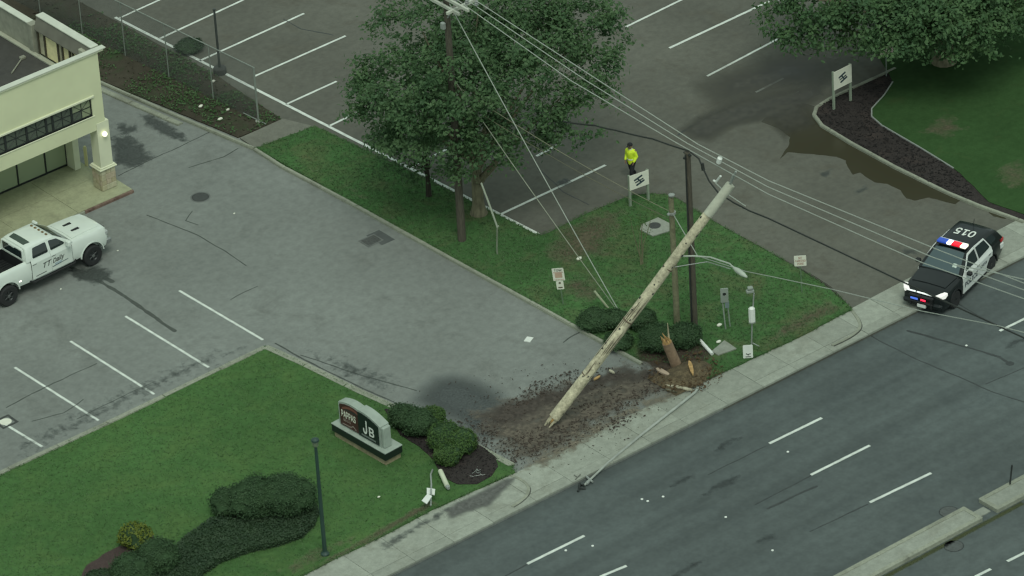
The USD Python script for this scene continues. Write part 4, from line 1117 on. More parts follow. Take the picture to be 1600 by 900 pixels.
INSUL = mat("insulator_grey", (0.22, 0.24, 0.22), 0.3, var=0.1)
ins = lathe([(0.05, 0), (0.09, 0.03), (0.05, 0.06), (0.09, 0.1), (0.05, 0.13), (0.07, 0.17), (0.03, 0.22)], 12)
P1 = G(722, 375, ZG)
P1T = onX(724, -4, P1[0])
p1 = pole("utility_pole", "tall wooden utility pole with crossarms rising through the big oak", P1, [P1[0] + 0.05, P1[1] + 0.03, 11.75], 0.19, 0.13, WOODDK)
a0, a1, a2 = onX(688, -3, P1[0]) - P1, onX(713, 11, P1[0] - 0.1) - P1, onX(756, 0, P1[0] - 0.1) - P1
a2[0] = 0.35
ARM = mat("weathered_arm", (0.42, 0.45, 0.37), 0.7, var=0.15)
part(p1, "crossarm", beam([-0.2, a0[1] + 0.4, 11.32], [-0.2, a1[1] - 0.3, 11.32], 0.10, 0.12), ARM)
part(p1, "crossarm", beam([-0.55, -0.75, 11.33], [1.6, -0.75, 11.45], 0.10, 0.12), ARM)
part(p1, "crossarm", beam([-0.22, 0.9, 11.75], [-0.22, -1.8, 11.75], 0.10, 0.12), ARM)
part(p1, "brace", tube([[-0.16, -0.65, 11.3], [0, 0, 10.6]], 0.03, 6), STEEL)
WS = [np.array([1.0, 3.9, 11.75]), np.array([1.2, 3.4, 11.80]), np.array([1.2, 2.75, 12.0])]
for w in WS:
    q = ins.copy()
    q.apply_translation(w - P1 - [0, 0, 0.2])
    part(p1, "insulator", q, INSUL)
part(p1, "transformer_bracket", bx(-0.3, -0.14, -0.1, 0.1, 10.2, 10.5, 0.02), STEEL)

# the broken pole: its foot lies on the driveway, its head still hangs in the wires
BB = G(857, 665, 0.06)
BT = onX(1142, 288, 1.5)
bd_ = BT - BB
L = np.linalg.norm(bd_)
dd = bd_ / L
side = np.cross(dd, [0, 0, 1.0])
side /= np.linalg.norm(side)
upv = np.cross(side, dd)
Mp = np.eye(4)
Mp[:3, 0], Mp[:3, 1], Mp[:3, 2] = side, upv, dd
bk = thing("broken_pole", "pale broken wooden utility pole leaning across the verge, its head hung in the wires", "utility pole", BB)


def inpole(m):
    m = as_tri(m).copy()
    m.apply_transform(Mp)
    return m


zz = np.linspace(0.42, L - 1.55, 14)
WOODB = mat("weathered_pole_wood", (0.43, 0.405, 0.28), 0.85, var=0.2, scale=2.2, bump=0.5, bscale=18, fine=0.35, fscale=7)
part(bk, "shaft", inpole(tube(np.c_[0.02 * np.sin(zz), 0.02 * np.cos(zz * 0.7), zz], np.linspace(0.225, 0.190, 14), 16)), WOODB, smooth=40)
part(bk, "pole_top", inpole(tube([[0, 0, L - 1.54], [0, 0, L - 0.02], [0, 0, L]], [0.198, 0.19, 0.175], 16)), mat("pale_pole_top", (0.40, 0.42, 0.33), 0.8, var=0.12, scale=4, bump=0.3), smooth=40, label="paler sleeve at the pole's head")
r = np.random.default_rng(5)
for k in range(11):
    a = k * 0.571 + r.normal(0, 0.1)
    c_, s_ = math.cos(a) * 0.13, math.sin(a) * 0.13
    lo = 0.42 - r.uniform(0.1, 0.62)
    q = tube([[c_, s_, 0.48], [c_ * 1.05, s_ * 1.05, (lo + 0.42) / 2], [c_ * 0.9, s_ * 0.9, lo]], [0.058, 0.05, 0.008], 5)
    part(bk, "splinter", inpole(q), SPLINT if k % 2 else WOODB)
for k in range(24):
    z = 0.8 + k * 0.43 + r.normal(0, 0.14)
    a = math.atan2(-FW @ upv, -FW @ side) + r.uniform(-1.1, 1.1)
    q = lathe([(0.034, 0), (0.03, 0.03), (0.015, 0.04)], 6)
    q.apply_scale([r.uniform(0.6, 1.9), r.uniform(0.6, 1.3), 1])
    q.apply_transform(trimesh.transformations.rotation_matrix(math.pi / 2, [0, 1, 0]))
    q.apply_transform(trimesh.transformations.rotation_matrix(a, [0, 0, 1]))
    q.apply_translation([0.194 * math.cos(a), 0.194 * math.sin(a), z])
    part(bk, "bolt", inpole(q), DARKM)
for k in range(30):
    z0 = r.uniform(0.5, L - 2.6)
    ln = r.uniform(0.4, 1.6)
    a = math.atan2(-FW @ upv, -FW @ side) + r.uniform(-1.2, 1.2)
    q = tube([[0.196 * math.cos(a + 0.06 * math.sin(t_ * 3 + k)), 0.196 * math.sin(a + 0.06 * math.sin(t_ * 3 + k)), z0 + ln * t_] for t_ in np.linspace(0, 1, 6)], np.array([0.003, 0.010, 0.014, 0.012, 0.009, 0.003]) * r.uniform(0.7, 1.3) + 0.0, 5)
    q.apply_transform(np.diag([1, 1, 1, 1.0]))
    q.vertices[:, :2] *= (0.225 - 0.035 * np.clip((q.vertices[:, 2:3] - 0.42) / (L - 2), 0, 1)) / 0.196 * 0.985
    part(bk, "crack", inpole(q), mat("pole_crack", (0.10, 0.088, 0.06), 0.95, var=0.3))
for z in (2.6, 5.4, 8.1):
    part(bk, "steel_band", inpole(lathe([(0.215, z), (0.222, z + 0.005), (0.222, z + 0.045), (0.215, z + 0.05)], 16)), mat("rusty_band", (0.12, 0.09, 0.06), 0.8, var=0.3))
WH = [onX(1146, 273, 1.4), onX(1150, 268, 1.45), onX(1156, 262, 1.5)]
part(bk, "wire_bracket", cat(tube([bd_ - dd * 0.1, WH[0] - BB], 0.05, 8), tube([bd_ - dd * 0.1, WH[1] - BB], 0.045, 8)), STEEL)
part(bk, "guard_wire", tube([inp for inp in [dd * 3.5 + upv * 0.2, dd * 6 + upv * 0.185, dd * 8.2 + upv * 0.18]], 0.012, 5), BLACKCABLE)
# stump of the broken pole
S0 = G(1057, 571, ZG)
st = thing("pole_stump", "broken stump of the snapped pole with orange splintered top leaning among the shrubs", "stump", S0)
stop = vnear(1042, 535, S0, -0.1) - S0
sk = np.linspace(0, 1, 6)[:, None]
part(st, "stump", tube(np.vstack([[-0.1 * stop], stop * sk]), [0.24, 0.23, 0.225, 0.22, 0.22, 0.215, 0.21], 14), mat("stump_wood", (0.22, 0.155, 0.10), 0.9, var=0.25, scale=5, bump=0.5), smooth=40)
for k in range(10):
    a = k * 0.63
    o = np.array([math.cos(a), math.sin(a), 0]) * 0.13
    hh = 0.12 + 0.3 * r.random()
    q = tube([stop * 0.9 + o, stop + o * 1.1 + [0, 0, hh * 0.4], stop + o * 1.3 + stop / np.linalg.norm(stop) * hh], [0.07, 0.05, 0.008], 5)
    part(st, "splinter", q, SPLINT)
part(st, "splinter", tube([stop * 0.95 + [0.1, 0, 0], vnear(1043, 505, S0, -0.1) - S0], [0.05, 0.015], 5), mat("pale_split_wood", (0.38, 0.34, 0.22), 0.85, var=0.2), label="long pale splinter standing up from the stump")
# pit heap and boards
hpos = G(1072, 585, ZG)
X, Y = np.meshgrid(np.linspace(-1.3, 1.3, 40), np.linspace(-0.9, 0.9, 30), indexing="ij")
rr = np.sqrt((X / 1.25) ** 2 + (Y / 0.85) ** 2)
Z = 0.42 * np.clip(1 - rr, 0, 1) ** 0.8 + 0.22 * (meshkit.fbm(np.stack([X * 2.2, Y * 2.2, 0 * X], -1), 4, 3) - 0.5) * np.clip(1.2 - rr, 0, 1) - 0.02
i, j = np.meshgrid(np.arange(39), np.arange(29), indexing="ij")
a = (i * 30 + j).ravel()
hv, hf = np.c_[X.ravel(), Y.ravel(), Z.ravel()] + hpos, np.vstack([np.c_[a, a + 30, a + 31], np.c_[a, a + 31, a + 1]])
single("dirt_heap", (hv, hf), mat("heap_soil", (0.095, 0.075, 0.042), 0.95, var=0.4, scale=4, bump=1.0, fine=0.4, fscale=20), "heap of tan dug-up soil beside the broken stump", "soil heap", smooth=True, kind="stuff")
pp = scatter(Point(hpos[0], hpos[1]).buffer(1.5), 420, 91)
single("soil_crumbs", chips(pp, ZG + 0.02, 0.03, 0.16, 92, 0.15), chip_mat("soil_bits", [(0.08, 0.055, 0.03), (0.16, 0.12, 0.06), (0.05, 0.04, 0.03), (0.24, 0.2, 0.12)]), "splinters and soil crumbs thrown round the stump", "debris", kind="stuff")
PALEW = mat("pale_board", (0.42, 0.40, 0.29), 0.85, var=0.2, scale=6)


def board(label, a, b, w, th, z, m, name="wood_splinter"):
    p, q = G(*a, z), G(*b, z + 0.05)
    d = q - p
    t = np.linspace(0, 1, 5)[:, None]
    wds = [0.35, 1.0, 0.95, 0.8, 0.15]
    s = np.cross(d, [0, 0, 1.0])
    s /= np.linalg.norm(s)
    S = np.array([[p + d * k + s * w / 2 * ww, p + d * k - s * w / 2 * ww, p + d * k - s * w / 2 * ww + [0, 0, th], p + d * k + s * w / 2 * ww + [0, 0, th]] for k, ww in zip(t[:, 0], wds)])
    return single(name, loft(S), m, label, "wood splinter")


board("pale pink-grey splintered board at the left of the soil heap", (1026, 577), (1047, 588), 0.22, 0.07, 0.14, mat("pink_board", (0.34, 0.27, 0.2), 0.85, var=0.15))
board("pale upright board stuck in the soil heap", (1077, 566), (1083, 587), 0.16, 0.08, 0.4, SPLINT)
board("long pale plank lying between heap and sidewalk", (1039, 602), (1067, 607), 0.14, 0.06, 0.08, PALEW)
board("short broken plank next to the fallen steel pole's foot", (1066, 607), (1081, 610), 0.16, 0.06, 0.08, PALEW)
board("thin plank nearest the sidewalk under the soil heap", (1040, 609), (1058, 613), 0.12, 0.05, 0.07, WOODMID)
board("small pale board lying on the bark beside the leaning pole", (952, 579), (960, 584), 0.12, 0.05, 0.08, PALEW)
board("tan wood chunk lying on the bark right of the leaning pole's middle", (928, 594), (938, 588), 0.12, 0.05, 0.08, SPLINT)

# dark pole and short post
D1 = G(1085, 512, ZG)
d1 = pole("utility_pole", "dark upright utility pole behind the leaning broken pole", D1, [D1[0] + 0.02, D1[1], 8.35], 0.155, 0.12, WOODDK)
part(d1, "cable_bracket", cat(bx(-0.2, 0.2, -0.05, 0.05, 8.0, 8.1, 0.02), bx(-0.05, 0.05, -0.2, 0.2, 8.15, 8.22, 0.02)), DARKM)
part(d1, "riser_conduit", tube([[-0.16, -0.06, 0], [-0.15, -0.06, 4.5], [-0.13, -0.05, 8.2]], 0.03, 6), DARKM)
W1 = G(1058, 505, ZG)
w1 = pole("utility_pole", "short grey cut-off pole beside the dark upright pole", W1, [W1[0] - 0.02, W1[1] + 0.02, 6.05], 0.14, 0.11, mat("short_pole_wood", (0.17, 0.17, 0.10), 0.85, var=0.25, scale=5, bump=0.5))
part(w1, "cable_clamp", cat(lathe([(0.15, 5.2), (0.15, 5.3)], 12), bx(-0.25, 0.1, -0.06, 0.06, 5.2, 5.3, 0.02)), STEEL)
part(w1, "cap", lathe([(0.13, 6.04), (0.13, 6.1), (0.02, 6.13)], 12), STEEL)


def wire(name, label, pts, r, m, sag=0.0, catg="wire", n=14, group=None, extra=None):
    """A hanging wire through the given points, with a sag in each span."""
    P = []
    for a, c in zip(pts[:-1], pts[1:]):
        k = np.linspace(0, 1, n)[:, None]
        q = np.asarray(a) + (np.asarray(c) - a) * k
        q[:, 2] -= (4 * sag * k * (1 - k))[:, 0]
        P.append(q[:-1])
    P.append(np.asarray([pts[-1]]))
    ms = [tube(np.vstack(P), r, 5)] + (extra or [])
    return single(name, ms, m, label, catg, smooth=60, group=group)


RW = 0.018
ends = [onX(1592, 464, 1.2), onX(1600, 453, 1.2), onX(1604, 444, 1.2)]
mids = [onX(1440, 410, 1.2), onX(1455, 401, 1.2), onX(1470, 392, 1.2)]
m0 = [onX(1055, 222, 1.2), onX(1074, 224, 1.2), onX(1090, 225, 1.2)]
h2 = [onX(1200, 303, 1.3), onX(1200, 292, 1.3), onX(1200, 282, 1.3)]
m1 = [onX(892, 126, 1.2), onX(916, 126, 1.2), onX(936, 126, 1.2)]
lab = ["pale overhead power wire, lowest of the three above the leaning pole's head", "pale overhead power wire, middle one of the three above the leaning pole", "pale overhead power wire, uppermost of the three above the leaning pole"]
for k in range(3):
    e = ends[k] + (ends[k] - mids[k]) * 2.2
    pts = [WS[k], m1[k], m0[k]] + ([WH[0]] if k == 0 else []) + [h2[k], mids[k], ends[k], e]
    wire("power_wire", lab[k], pts, RW, WIREM, 0.0, "power wire", group="three power wires over the leaning pole")
sp_ = tube([onX(1125, 247, 1.2), onX(1123, 254, 1.2)], 0.10, 8)
single("line_splice", sp_, WHITEP, "small white splice on the two upper wires left of the pole's head", "wire splice")
single("hanging_bracket", cat(tube([onX(1126, 275, 1.6), onX(1119, 284, 1.6), onX(1115, 282, 1.6)], 0.045, 6)), WHITEP, "pale J-shaped bracket hanging on the cable left of the leaning pole's head", "bracket")
tk = [onX(880, 190, 3.0), onX(930, 196, 3.1), onX(960, 203, 3.2), onX(1020, 217, 3.25), onX(1077, 236, 3.3)]
wire("cable", "thick dark cable running from the oak to the top of the dark pole", tk, 0.035, BLACKCABLE, 0.02, "cable")
tk = [onX(1079, 238, 3.3), onX(1092, 248, 3.2), onX(1098, 262, 3.0), onX(1108, 283, 2.8), onX(1122, 301, 2.6), onX(1145, 316, 2.4), onX(1170, 329, 2.3), onX(1200, 341, 2.2), onX(1300, 388, 2.0), onX(1420, 445, 1.8), onX(1600, 528, 1.6), onX(1800, 610, 1.5)]
wire("cable", "thick dark cable sagging from the dark pole to beyond the road", tk, 0.035, BLACKCABLE, 0.0, "cable", extra=[tube([onX(1097, 255, 3.0), onX(1099, 266, 3.0)], 0.07, 6)])
wire("cable", "thin pale cable beside the thick dark one at the leaning pole's head", [onX(1118, 286, 2.6), onX(1135, 302, 2.4), onX(1165, 322, 2.3)], 0.02, WIREM, 0, "cable")
sv = [W1 + [0, 0, 5.25], onX(1090, 400, 2.2), onX(1165, 424, 1.6), onX(1200, 431, 1.4), onX(1300, 452, 1.2), onX(1440, 486, 1.2), onX(1560, 509, 1.2), onX(1602, 520, 1.2), onX(1750, 552, 1.2)]
wire("service_wire", "thin pale service wire passing low in front of the police car", sv, 0.017, WIREM, 0.0, "wire")
wire("service_wire", "pale pair of wires crossing the road at the lower right of the police car", [onX(1495, 414, 1.0), onX(1550, 425, 1.0), onX(1602, 437, 1.0), onX(1720, 468, 1.0)], 0.02, WIREM, 0, "wire")
gu = [P1 + [0.1, -0.1, 11.3], G(967, 486, ZG)]
wire("guy_wire", "long pale guy wire from the tall pole's top down to the verge anchor", gu, 0.02, WIREM, 0.12, "guy wire")
gu = [P1 + [0.1, -0.12, 7.7], G(962, 482, ZG)]
wire("guy_wire", "lower guy wire from the middle of the tall pole to the verge anchor", gu, 0.018, mat("dull_wire", (0.22, 0.24, 0.18), 0.6), 0.1, "guy wire")
gu = [P1 + [0.1, -0.1, 7.5], W1 + [0, 0, 5.25]]
wire("service_wire", "thin brown cable from the tall pole to the short grey pole", gu, 0.014, mat("tan_wire", (0.17, 0.17, 0.11), 0.7), 0.25, "wire")
gu = [P1 + [0.1, -0.1, 6.9], W1 + [0, 0, 4.9]]
wire("service_wire", "lower dark brown cable from the tall pole to the short grey pole", gu, 0.014, mat("brown_wire", (0.10, 0.10, 0.06), 0.7), 0.25, "wire")
single("guy_guard", tube([G(950, 481, ZG), vnear(929, 455, G(950, 481, ZG), 0.1)], 0.05, 8), mat("guard_pale", (0.30, 0.34, 0.22), 0.6), "short pale guy guard tube standing slanted on the verge by the leaning pole", "guy guard")
# street lamp arm hung on the leaning pole
A0, A1, A2, A3 = BB + dd * (L * 0.705), onX(1110, 402, 0.3), onX(1140, 412, 0.2), onX(1148, 419, 0.2)
sl_ = thing("street_lamp_arm", "pale street lamp arm still fixed to the leaning pole", "street lamp", A0)
part(sl_, "arm", tube(np.array([A0, (A0 + A1) / 2 + [0, 0, 0.04], A1, A2, A3]) - A0, [0.035, 0.035, 0.033, 0.03, 0.03], 8), mat("lamp_arm_grey", (0.36, 0.41, 0.34), 0.5, var=0.1), smooth=40)
part(sl_, "brace", tube(np.array([A0 - dd * 0.6, onX(1105, 409, 0.3), onX(1141, 420, 0.2)]) - A0, 0.018, 6), STEEL)
H0, H1 = onX(1146, 418, 0.2) - A0, onX(1167, 433, 0.2) - A0
part(sl_, "lamp_head", tube([H0, H0 * 0.7 + H1 * 0.3, H0 * 0.3 + H1 * 0.7, H1], [0.05, 0.11, 0.10, 0.04], 10), mat("lamp_arm_grey", (0.36, 0.41, 0.34), 0.5, var=0.1), smooth=50)
# fallen steel pole
F0, F1 = G(1090, 608, 0.10), G(913, 758, ZR + 0.10)
fk = [G(1091, 606, 0.12), G(1086, 613, 0.12), G(1066, 629, 0.12), G(1000, 681, 0.10), G(950, 723, 0.06), F1]
fp = thing("fallen_pole", "long thin steel pole lying from the soil heap across the sidewalk into the road", "fallen pole", F0)
part(fp, "shaft", tube(np.array(fk) - F0, [0.05, 0.055, 0.055, 0.05, 0.045, 0.04], 8), mat("pole_steel", (0.30, 0.33, 0.29), 0.5, var=0.15), smooth=40)
q0, q1 = G(916, 744, ZR + 0.14), G(926, 753, ZR + 0.14)
part(fp, "crosspiece", tube(np.array([q0, q1]) - F0, 0.04, 6), STEEL)
part(fp, "end_cap", tube(np.array([G(922, 750, ZR + .1), G(916, 756, ZR + 0.1)]) - F0, 0.07, 8), STEEL)
part(fp, "torn_cable", cat(tube(np.array([F1, G(907, 758, ZR + 0.05), G(905, 764, ZR + 0.03), G(903, 768, ZR + 0.03)]) - F0, 0.045, 6), tube(np.array([G(915, 763, ZR + 0.04), G(905, 763, ZR + 0.06), G(906, 755, ZR + 0.1)]) - F0, 0.05, 6)), DARKM)
single("wire_scrap", tube([G(897, 742, 0.05), G(902, 746, 0.06), G(907, 741, 0.06), G(899, 749, 0.06)], 0.02, 5), mat("grey_scrap", (0.12, 0.13, 0.11), 0.7), "small bent scrap of dark wire on the kerb by the fallen pole's end", "scrap")
# lawn lamp post
LP = G(508, 866, ZG)
lp = thing("lamp_post", "slim dark green lamp post standing on the lower lawn", "lamp post", LP)
GREENP = mat("dark_green_paint", (0.022, 0.05, 0.04), 0.5, var=0.15)
part(lp, "post", tube([[0, 0, -0.1], [0, 0, 0], [0, 0, 2.5], [0, 0, 4.95]], [0.085, 0.085, 0.075, 0.06], 12), GREENP, smooth=40)
part(lp, "base", lathe([(0.17, 0), (0.17, 0.05), (0.11, 0.12), (0.09, 0.16)], 14), GREENP)
part(lp, "lamp_head", lathe([(0.05, 4.92), (0.11, 4.98), (0.12, 5.12), (0.10, 5.2)], 14), mat("lamp_lens", (0.12, 0.16, 0.10), 0.3))
part(lp, "cap", lathe([(0.16, 5.2), (0.15, 5.26), (0.06, 5.32), (0.0, 5.33)], 14), GREENP)
# dark pole of the far lot
lp2 = pole("lamp_post", "thin dark pole in a round footing beside the fence and far lot", G(344, 114, 0.0), G(344, 114, 0.0) + [0, 0, 3.2], 0.06, 0.05, mat("dim_post", (0.05, 0.06, 0.055), 0.6), "lamp post")
part(lp2, "footing", lathe([(0.3, -0.05), (0.3, 0.25), (0.26, 0.3), (0, 0.3)], 16), mat("footing_dark", (0.05, 0.055, 0.05), 0.9))
part(lp2, "cap", lathe([(0.07, 3.2), (0.07, 3.26), (0, 3.28)], 10), LOOKS["dim_post"])
# bent post
pb = G(777, 397, ZG)
bpst = thing("bent_post", "bent thin steel post by the tall pole, its upper half folded over", "post", pb)
kx = vnear(777, 354, pb, 0) - pb
part(bpst, "post", tube([[0, 0, -0.1], [0, 0, 0.3], kx], 0.035, 7), mat("dull_post", (0.17, 0.20, 0.14), 0.6, var=0.15))
part(bpst, "bent_arm", tube([vnear(779, 353, pb, -0.02) - pb, kx + [0, 0, -0.03], vnear(764, 318, pb, 0.1) - pb, vnear(752, 286, pb, 0.2) - pb], [0.03, 0.042, 0.042, 0.04], 7), mat("pale_post", (0.32, 0.36, 0.28), 0.6, var=0.12))

# ================================================================== FENCE
fn = thing("chain_link_fence", "tall chain link fence with steel posts between the soil strip and the far lot", "fence", (*G(404, 190, 0.06)[:2], 0.06))
FENCE = mat("fence_steel", (0.19, 0.22, 0.19), 0.6, var=0.15)
f0 = G(404, 190, 0.06)
f1 = G(-60, -40, 0.06)
fd = (f1 - f0)
FL = np.linalg.norm(fd)
fd /= FL
H = 2.72
for k in range(int(FL / 3.05) + 1):
    p = fd * k * 3.05
    part(fn, "post", tube([p + [0, 0, -0.1], p + [0, 0, H]], 0.028 if k else 0.045, 7), FENCE)
part(fn, "post_footing", lathe([(0.14, 0.0), (0.14, 0.05), (0.06, 0.07)], 12), WALK[1])
part(fn, "top_rail", tube([[0, 0, H], fd * FL + [0, 0, H]], 0.026, 6), FENCE)
part(fn, "bottom_rail", tube([[-0.5 * fd[0], -0.5 * fd[1], 0.06], fd * 1.0 + [0, 0, 0.06]], 0.03, 6), FENCE)
ms, s, w = [], 0.075, 0.0035
for sgn in (1, -1):
    for a in np.arange(-H, FL, s):
        lo, hi = max(0, a), min(FL, a + H)
        if hi - lo < 0.05:
            continue
        z0, z1 = (lo - a, hi - a) if sgn > 0 else (H - (lo - a), H - (hi - a))
        p, q = fd * lo + [0, 0, z0], fd * hi + [0, 0, z1]
        nn = np.cross(fd, [0, 0, 1.0]) * w
        ms.append((np.array([p, q]), nn))
V, Fc = [], []
for k, (pq, nn) in enumerate(ms):
    u = np.array([0, 0, w])
    p, q = pq
    V += [p + u, p - u * 0.5 + nn, p - u * 0.5 - nn, q + u, q - u * 0.5 + nn, q - u * 0.5 - nn]
    o = 6 * k
    Fc += [[o, o + 1, o + 4], [o, o + 4, o + 3], [o + 1, o + 2, o + 5], [o + 1, o + 5, o + 4], [o + 2, o, o + 3], [o + 2, o + 3, o + 5]]
part(fn, "wire_mesh", (np.array(V), np.array(Fc)), mat("mesh_wire", (0.07, 0.085, 0.075), 0.6), kind="stuff")

# ================================================================== SIGNS
def lettering(s, h, bold=True, depth=0.003):
    m = meshkit.text_mesh(s, h, depth, bold)
    return m


def placed(m, o, ex, ey):
    """Puts a flat thing drawn in x, y (thickness z) with its x along ex and its y along ey."""
    ex, ey = np.asarray(ex, float), np.asarray(ey, float)
    M = np.eye(4)
    M[:3, 0], M[:3, 1], M[:3, 2], M[:3, 3] = ex, ey, np.cross(ex, ey), o
    m = as_tri(m).copy()
    m.apply_transform(M)
    return m


def plate(w, h, th=0.008, rc=0.03):
    return slab(sbox(-w / 2 + rc, rc, w / 2 - rc, h - rc).buffer(rc, quad_segs=3), 0, th)


def centre(m):
    c = m.bounds.mean(0)
    m.apply_translation([-c[0], 0, 0])
    return m


VIEW = np.array([-0.6, -0.8, 0])                             # the signs here face the road and the driveway mouth
EXV = np.array([0.8, -0.6, 0])
Z3 = np.array([0, 0, 1.0])
# white parking sign with a small plate under it
sg = thing("parking_sign", "white parking sign with faded red panel and small plate beneath, by the driveway", "sign", G(880, 475, ZG))
tp = vnear(873, 432, G(880, 475, ZG)) - G(880, 475, ZG)
lean = tp / tp[2]
part(sg, "post", tube([-0.1 * lean, 0 * lean, lean * 1.75], 0.026, 7), mat("green_post", (0.12, 0.18, 0.11), 0.6, var=0.1))
EY = lean / np.linalg.norm(lean)
o1, o2 = lean * 1.16 + VIEW * 0.035, lean * 0.74 + VIEW * 0.035
q = part(sg, "panel", placed(plate(0.48, 0.60), o1, EXV, EY), WHITES)
part(q, "lettering", placed(centre(lettering("TOW", 0.10)), o1 + VIEW * 0.009 + EY * 0.45, EXV, EY), INK)
part(q, "red_field", placed(plate(0.30, 0.24, 0.003, 0.02), o1 + VIEW * 0.009 + EY * 0.14, EXV, EY), mat("faded_red_field", (0.44, 0.32, 0.23), 0.6, var=0.1))
part(q, "border", placed(slab(sbox(-0.2, 0.39, 0.2, 0.415).union(sbox(-0.2, 0.04, 0.2, 0.06)), 0, 0.003), o1 + VIEW * 0.009, EXV, EY), REDINK)
q = part(sg, "small_panel", placed(plate(0.30, 0.40), o2, EXV, EY), WHITES)
part(q, "symbol", placed(cat(slab(Point(0, 0.31).buffer(0.05), 0, 0.003), slab(sbox(-0.09, 0.06, 0.09, 0.12), 0, 0.003)), o2 + VIEW * 0.009, EXV, EY), mat("olive_ink", (0.12, 0.11, 0.07), 0.6))
# right hand sign
sg = thing("parking_sign", "small white sign with red lines of text at the verge's right corner", "sign", G(1253, 457, ZG))
tp = vnear(1250, 403, G(1253, 457, ZG)) - G(1253, 457, ZG)
lean = tp / tp[2]
EY = lean / np.linalg.norm(lean)
part(sg, "post", tube([-0.1 * lean, 0 * lean, lean * 1.75], 0.024, 7), mat("green_post", 0))
o1 = lean * 1.30 + VIEW * 0.035
q = part(sg, "panel", placed(plate(0.5, 0.5), o1, EXV, EY), WHITES)
part(q, "lettering", placed(cat(*[centre(lettering(s, 0.10)).apply_translation([0, y, 0]) for s, y in (("NO", 0.34), ("PARKING", 0.20), ("ZONE", 0.06))]), o1 + VIEW * 0.009, EXV * np.array([0.72, 0.72, 1]), EY), REDINK)
# board on two posts
for k, (fa, fb, zb, h, px, lab) in enumerate([((985, 322), (1013, 312), 0.80, 0.70, 0, "white board sign on two grey posts in front of the police officer"), ((1303, 170), (1329, 157), 0.95, 0.9, 1, "white board sign on two posts in the far mulch bed")]):
    A, B = G(*fa, ZG), G(*fb, ZG)
    ex = (B - A) / np.linalg.norm(B - A)
    sg = thing("board_sign", lab, "sign", A)
    W = np.linalg.norm(B - A)
    for p in (np.zeros(3), B - A):
        part(sg, "post", bx(-0.05, 0.05, -0.05, 0.05, -0.1, zb + h, 0.01).apply_translation(p), mat("grey_green_post", (0.22, 0.27, 0.20), 0.7, var=0.1))
    nrm = np.cross(ex, Z3)
    o = (B - A) / 2 + Z3 * zb + nrm * 0.06
    q = part(sg, "panel", placed(plate(W + 0.06, h, 0.02, 0.01), o, ex, Z3), WHITES)
    sh = aff.translate(shapely.union_all([LineString([(-0.22, 0.50), (0.12, 0.62)]).buffer(0.045), LineString([(-0.12, 0.24), (0.22, 0.36)]).buffer(0.045), LineString([(-0.18, 0.38), (0.18, 0.46)]).buffer(0.03), LineString([(-0.08, 0.54), (0.10, 0.30)]).buffer(0.035)]), 0, h / 2 - 0.43)
    part(q, "logo", placed(slab(sh, 0, 0.004), o + nrm * 0.021, ex, Z3), mat("blue_black_ink", (0.03, 0.05, 0.06), 0.6))
# small plate sign whose white top shows at the far lawn
sg = thing("board_sign", "small white sign plate with pink edge by the far lawn's corner", "sign", G(1385, 118, ZG))
part(sg, "post", tube([[0, 0, -0.1], [0, 0, 1.5]], 0.03, 6), FENCE)
part(sg, "panel", placed(plate(0.6, 0.45), [-0.02, -0.05, 1.1], EXV, Z3), mat("pinkish_white", (0.62, 0.50, 0.46), 0.5))
# two-legged grey frame
b0, b1 = G(1134, 514, ZG), G(1141, 510, ZG)
ex = np.array([0.55, -0.83, 0])
sg = thing("metal_stand", "narrow grey metal stand on two legs on the right of the dark pole", "metal stand", b0)
part(sg, "leg", tube([[0, 0, -0.1], vnear(1128, 462, b0) - b0], 0.03, 7), mat("stand_grey", (0.24, 0.28, 0.24), 0.5, var=0.12))
part(sg, "leg", tube([b1 - b0 + [0, 0, -0.1], vnear(1136, 468, b0) - b0], 0.03, 7), mat("stand_grey", 0))
hole = Point(0.0, 0.36).buffer(0.075)
tp = vnear(1132, 470, b0) - b0
part(sg, "head_plate", placed(slab(sbox(-0.13, 0, 0.13, 0.60).buffer(0.03).difference(hole), 0, 0.05), tp + VIEW * 0.04, EXV, Z3), mat("stand_grey", 0))
part(sg, "dark_socket", placed(slab(hole.buffer(-0.004), 0, 0.02), tp + VIEW * 0.05, EXV, Z3), DARKM)
part(sg, "small_plate", placed(plate(0.17, 0.36), vnear(1136, 480, b0) - b0 + VIEW * 0.06, EXV, Z3), mat("blue_grey_plate", (0.16, 0.21, 0.21), 0.5))
# crosswalk post by the sidewalk
s0 = G(1174, 545, ZG)
sg = thing("signal_post", "thin post with rounded white box and white sign by the sidewalk", "signal post", s0)
part(sg, "post", tube([[0, 0, -0.1], vnear(1175, 505, s0) - s0, vnear(1178, 458, s0) - s0], 0.03, 8), STEEL)
bc = vnear(1175, 504, s0) - s0
part(sg, "white_box", bx(-0.13, 0.13, -0.1, 0.1, 0, 0.78, 0.07).apply_transform(trimesh.transformations.rotation_matrix(-0.65, [0, 0, 1])).apply_translation(bc + VIEW * 0.07), WHITEP, smooth=35)
part(sg, "dark_band", bx(-0.132, 0.132, -0.102, 0.102, 0.06, 0.10, 0.0).apply_transform(trimesh.transformations.rotation_matrix(-0.65, [0, 0, 1])).apply_translation(bc + VIEW * 0.07), FENCE)
tc = vnear(1172, 457, s0) - s0
part(sg, "head", cat(bx(-0.16, 0.16, -0.09, 0.09, 0.0, 0.12, 0.02), bx(-0.1, 0.12, -0.09, 0.09, 0.16, 0.26, 0.02), tube([[0, 0, 0.05], [0.0, 0, 0.2]], 0.03, 6)).apply_transform(trimesh.transformations.rotation_matrix(-0.5, [0, 0, 1])).apply_translation(tc), mat("stand_grey", 0))
pc = G(1169, 560, ZG) - s0
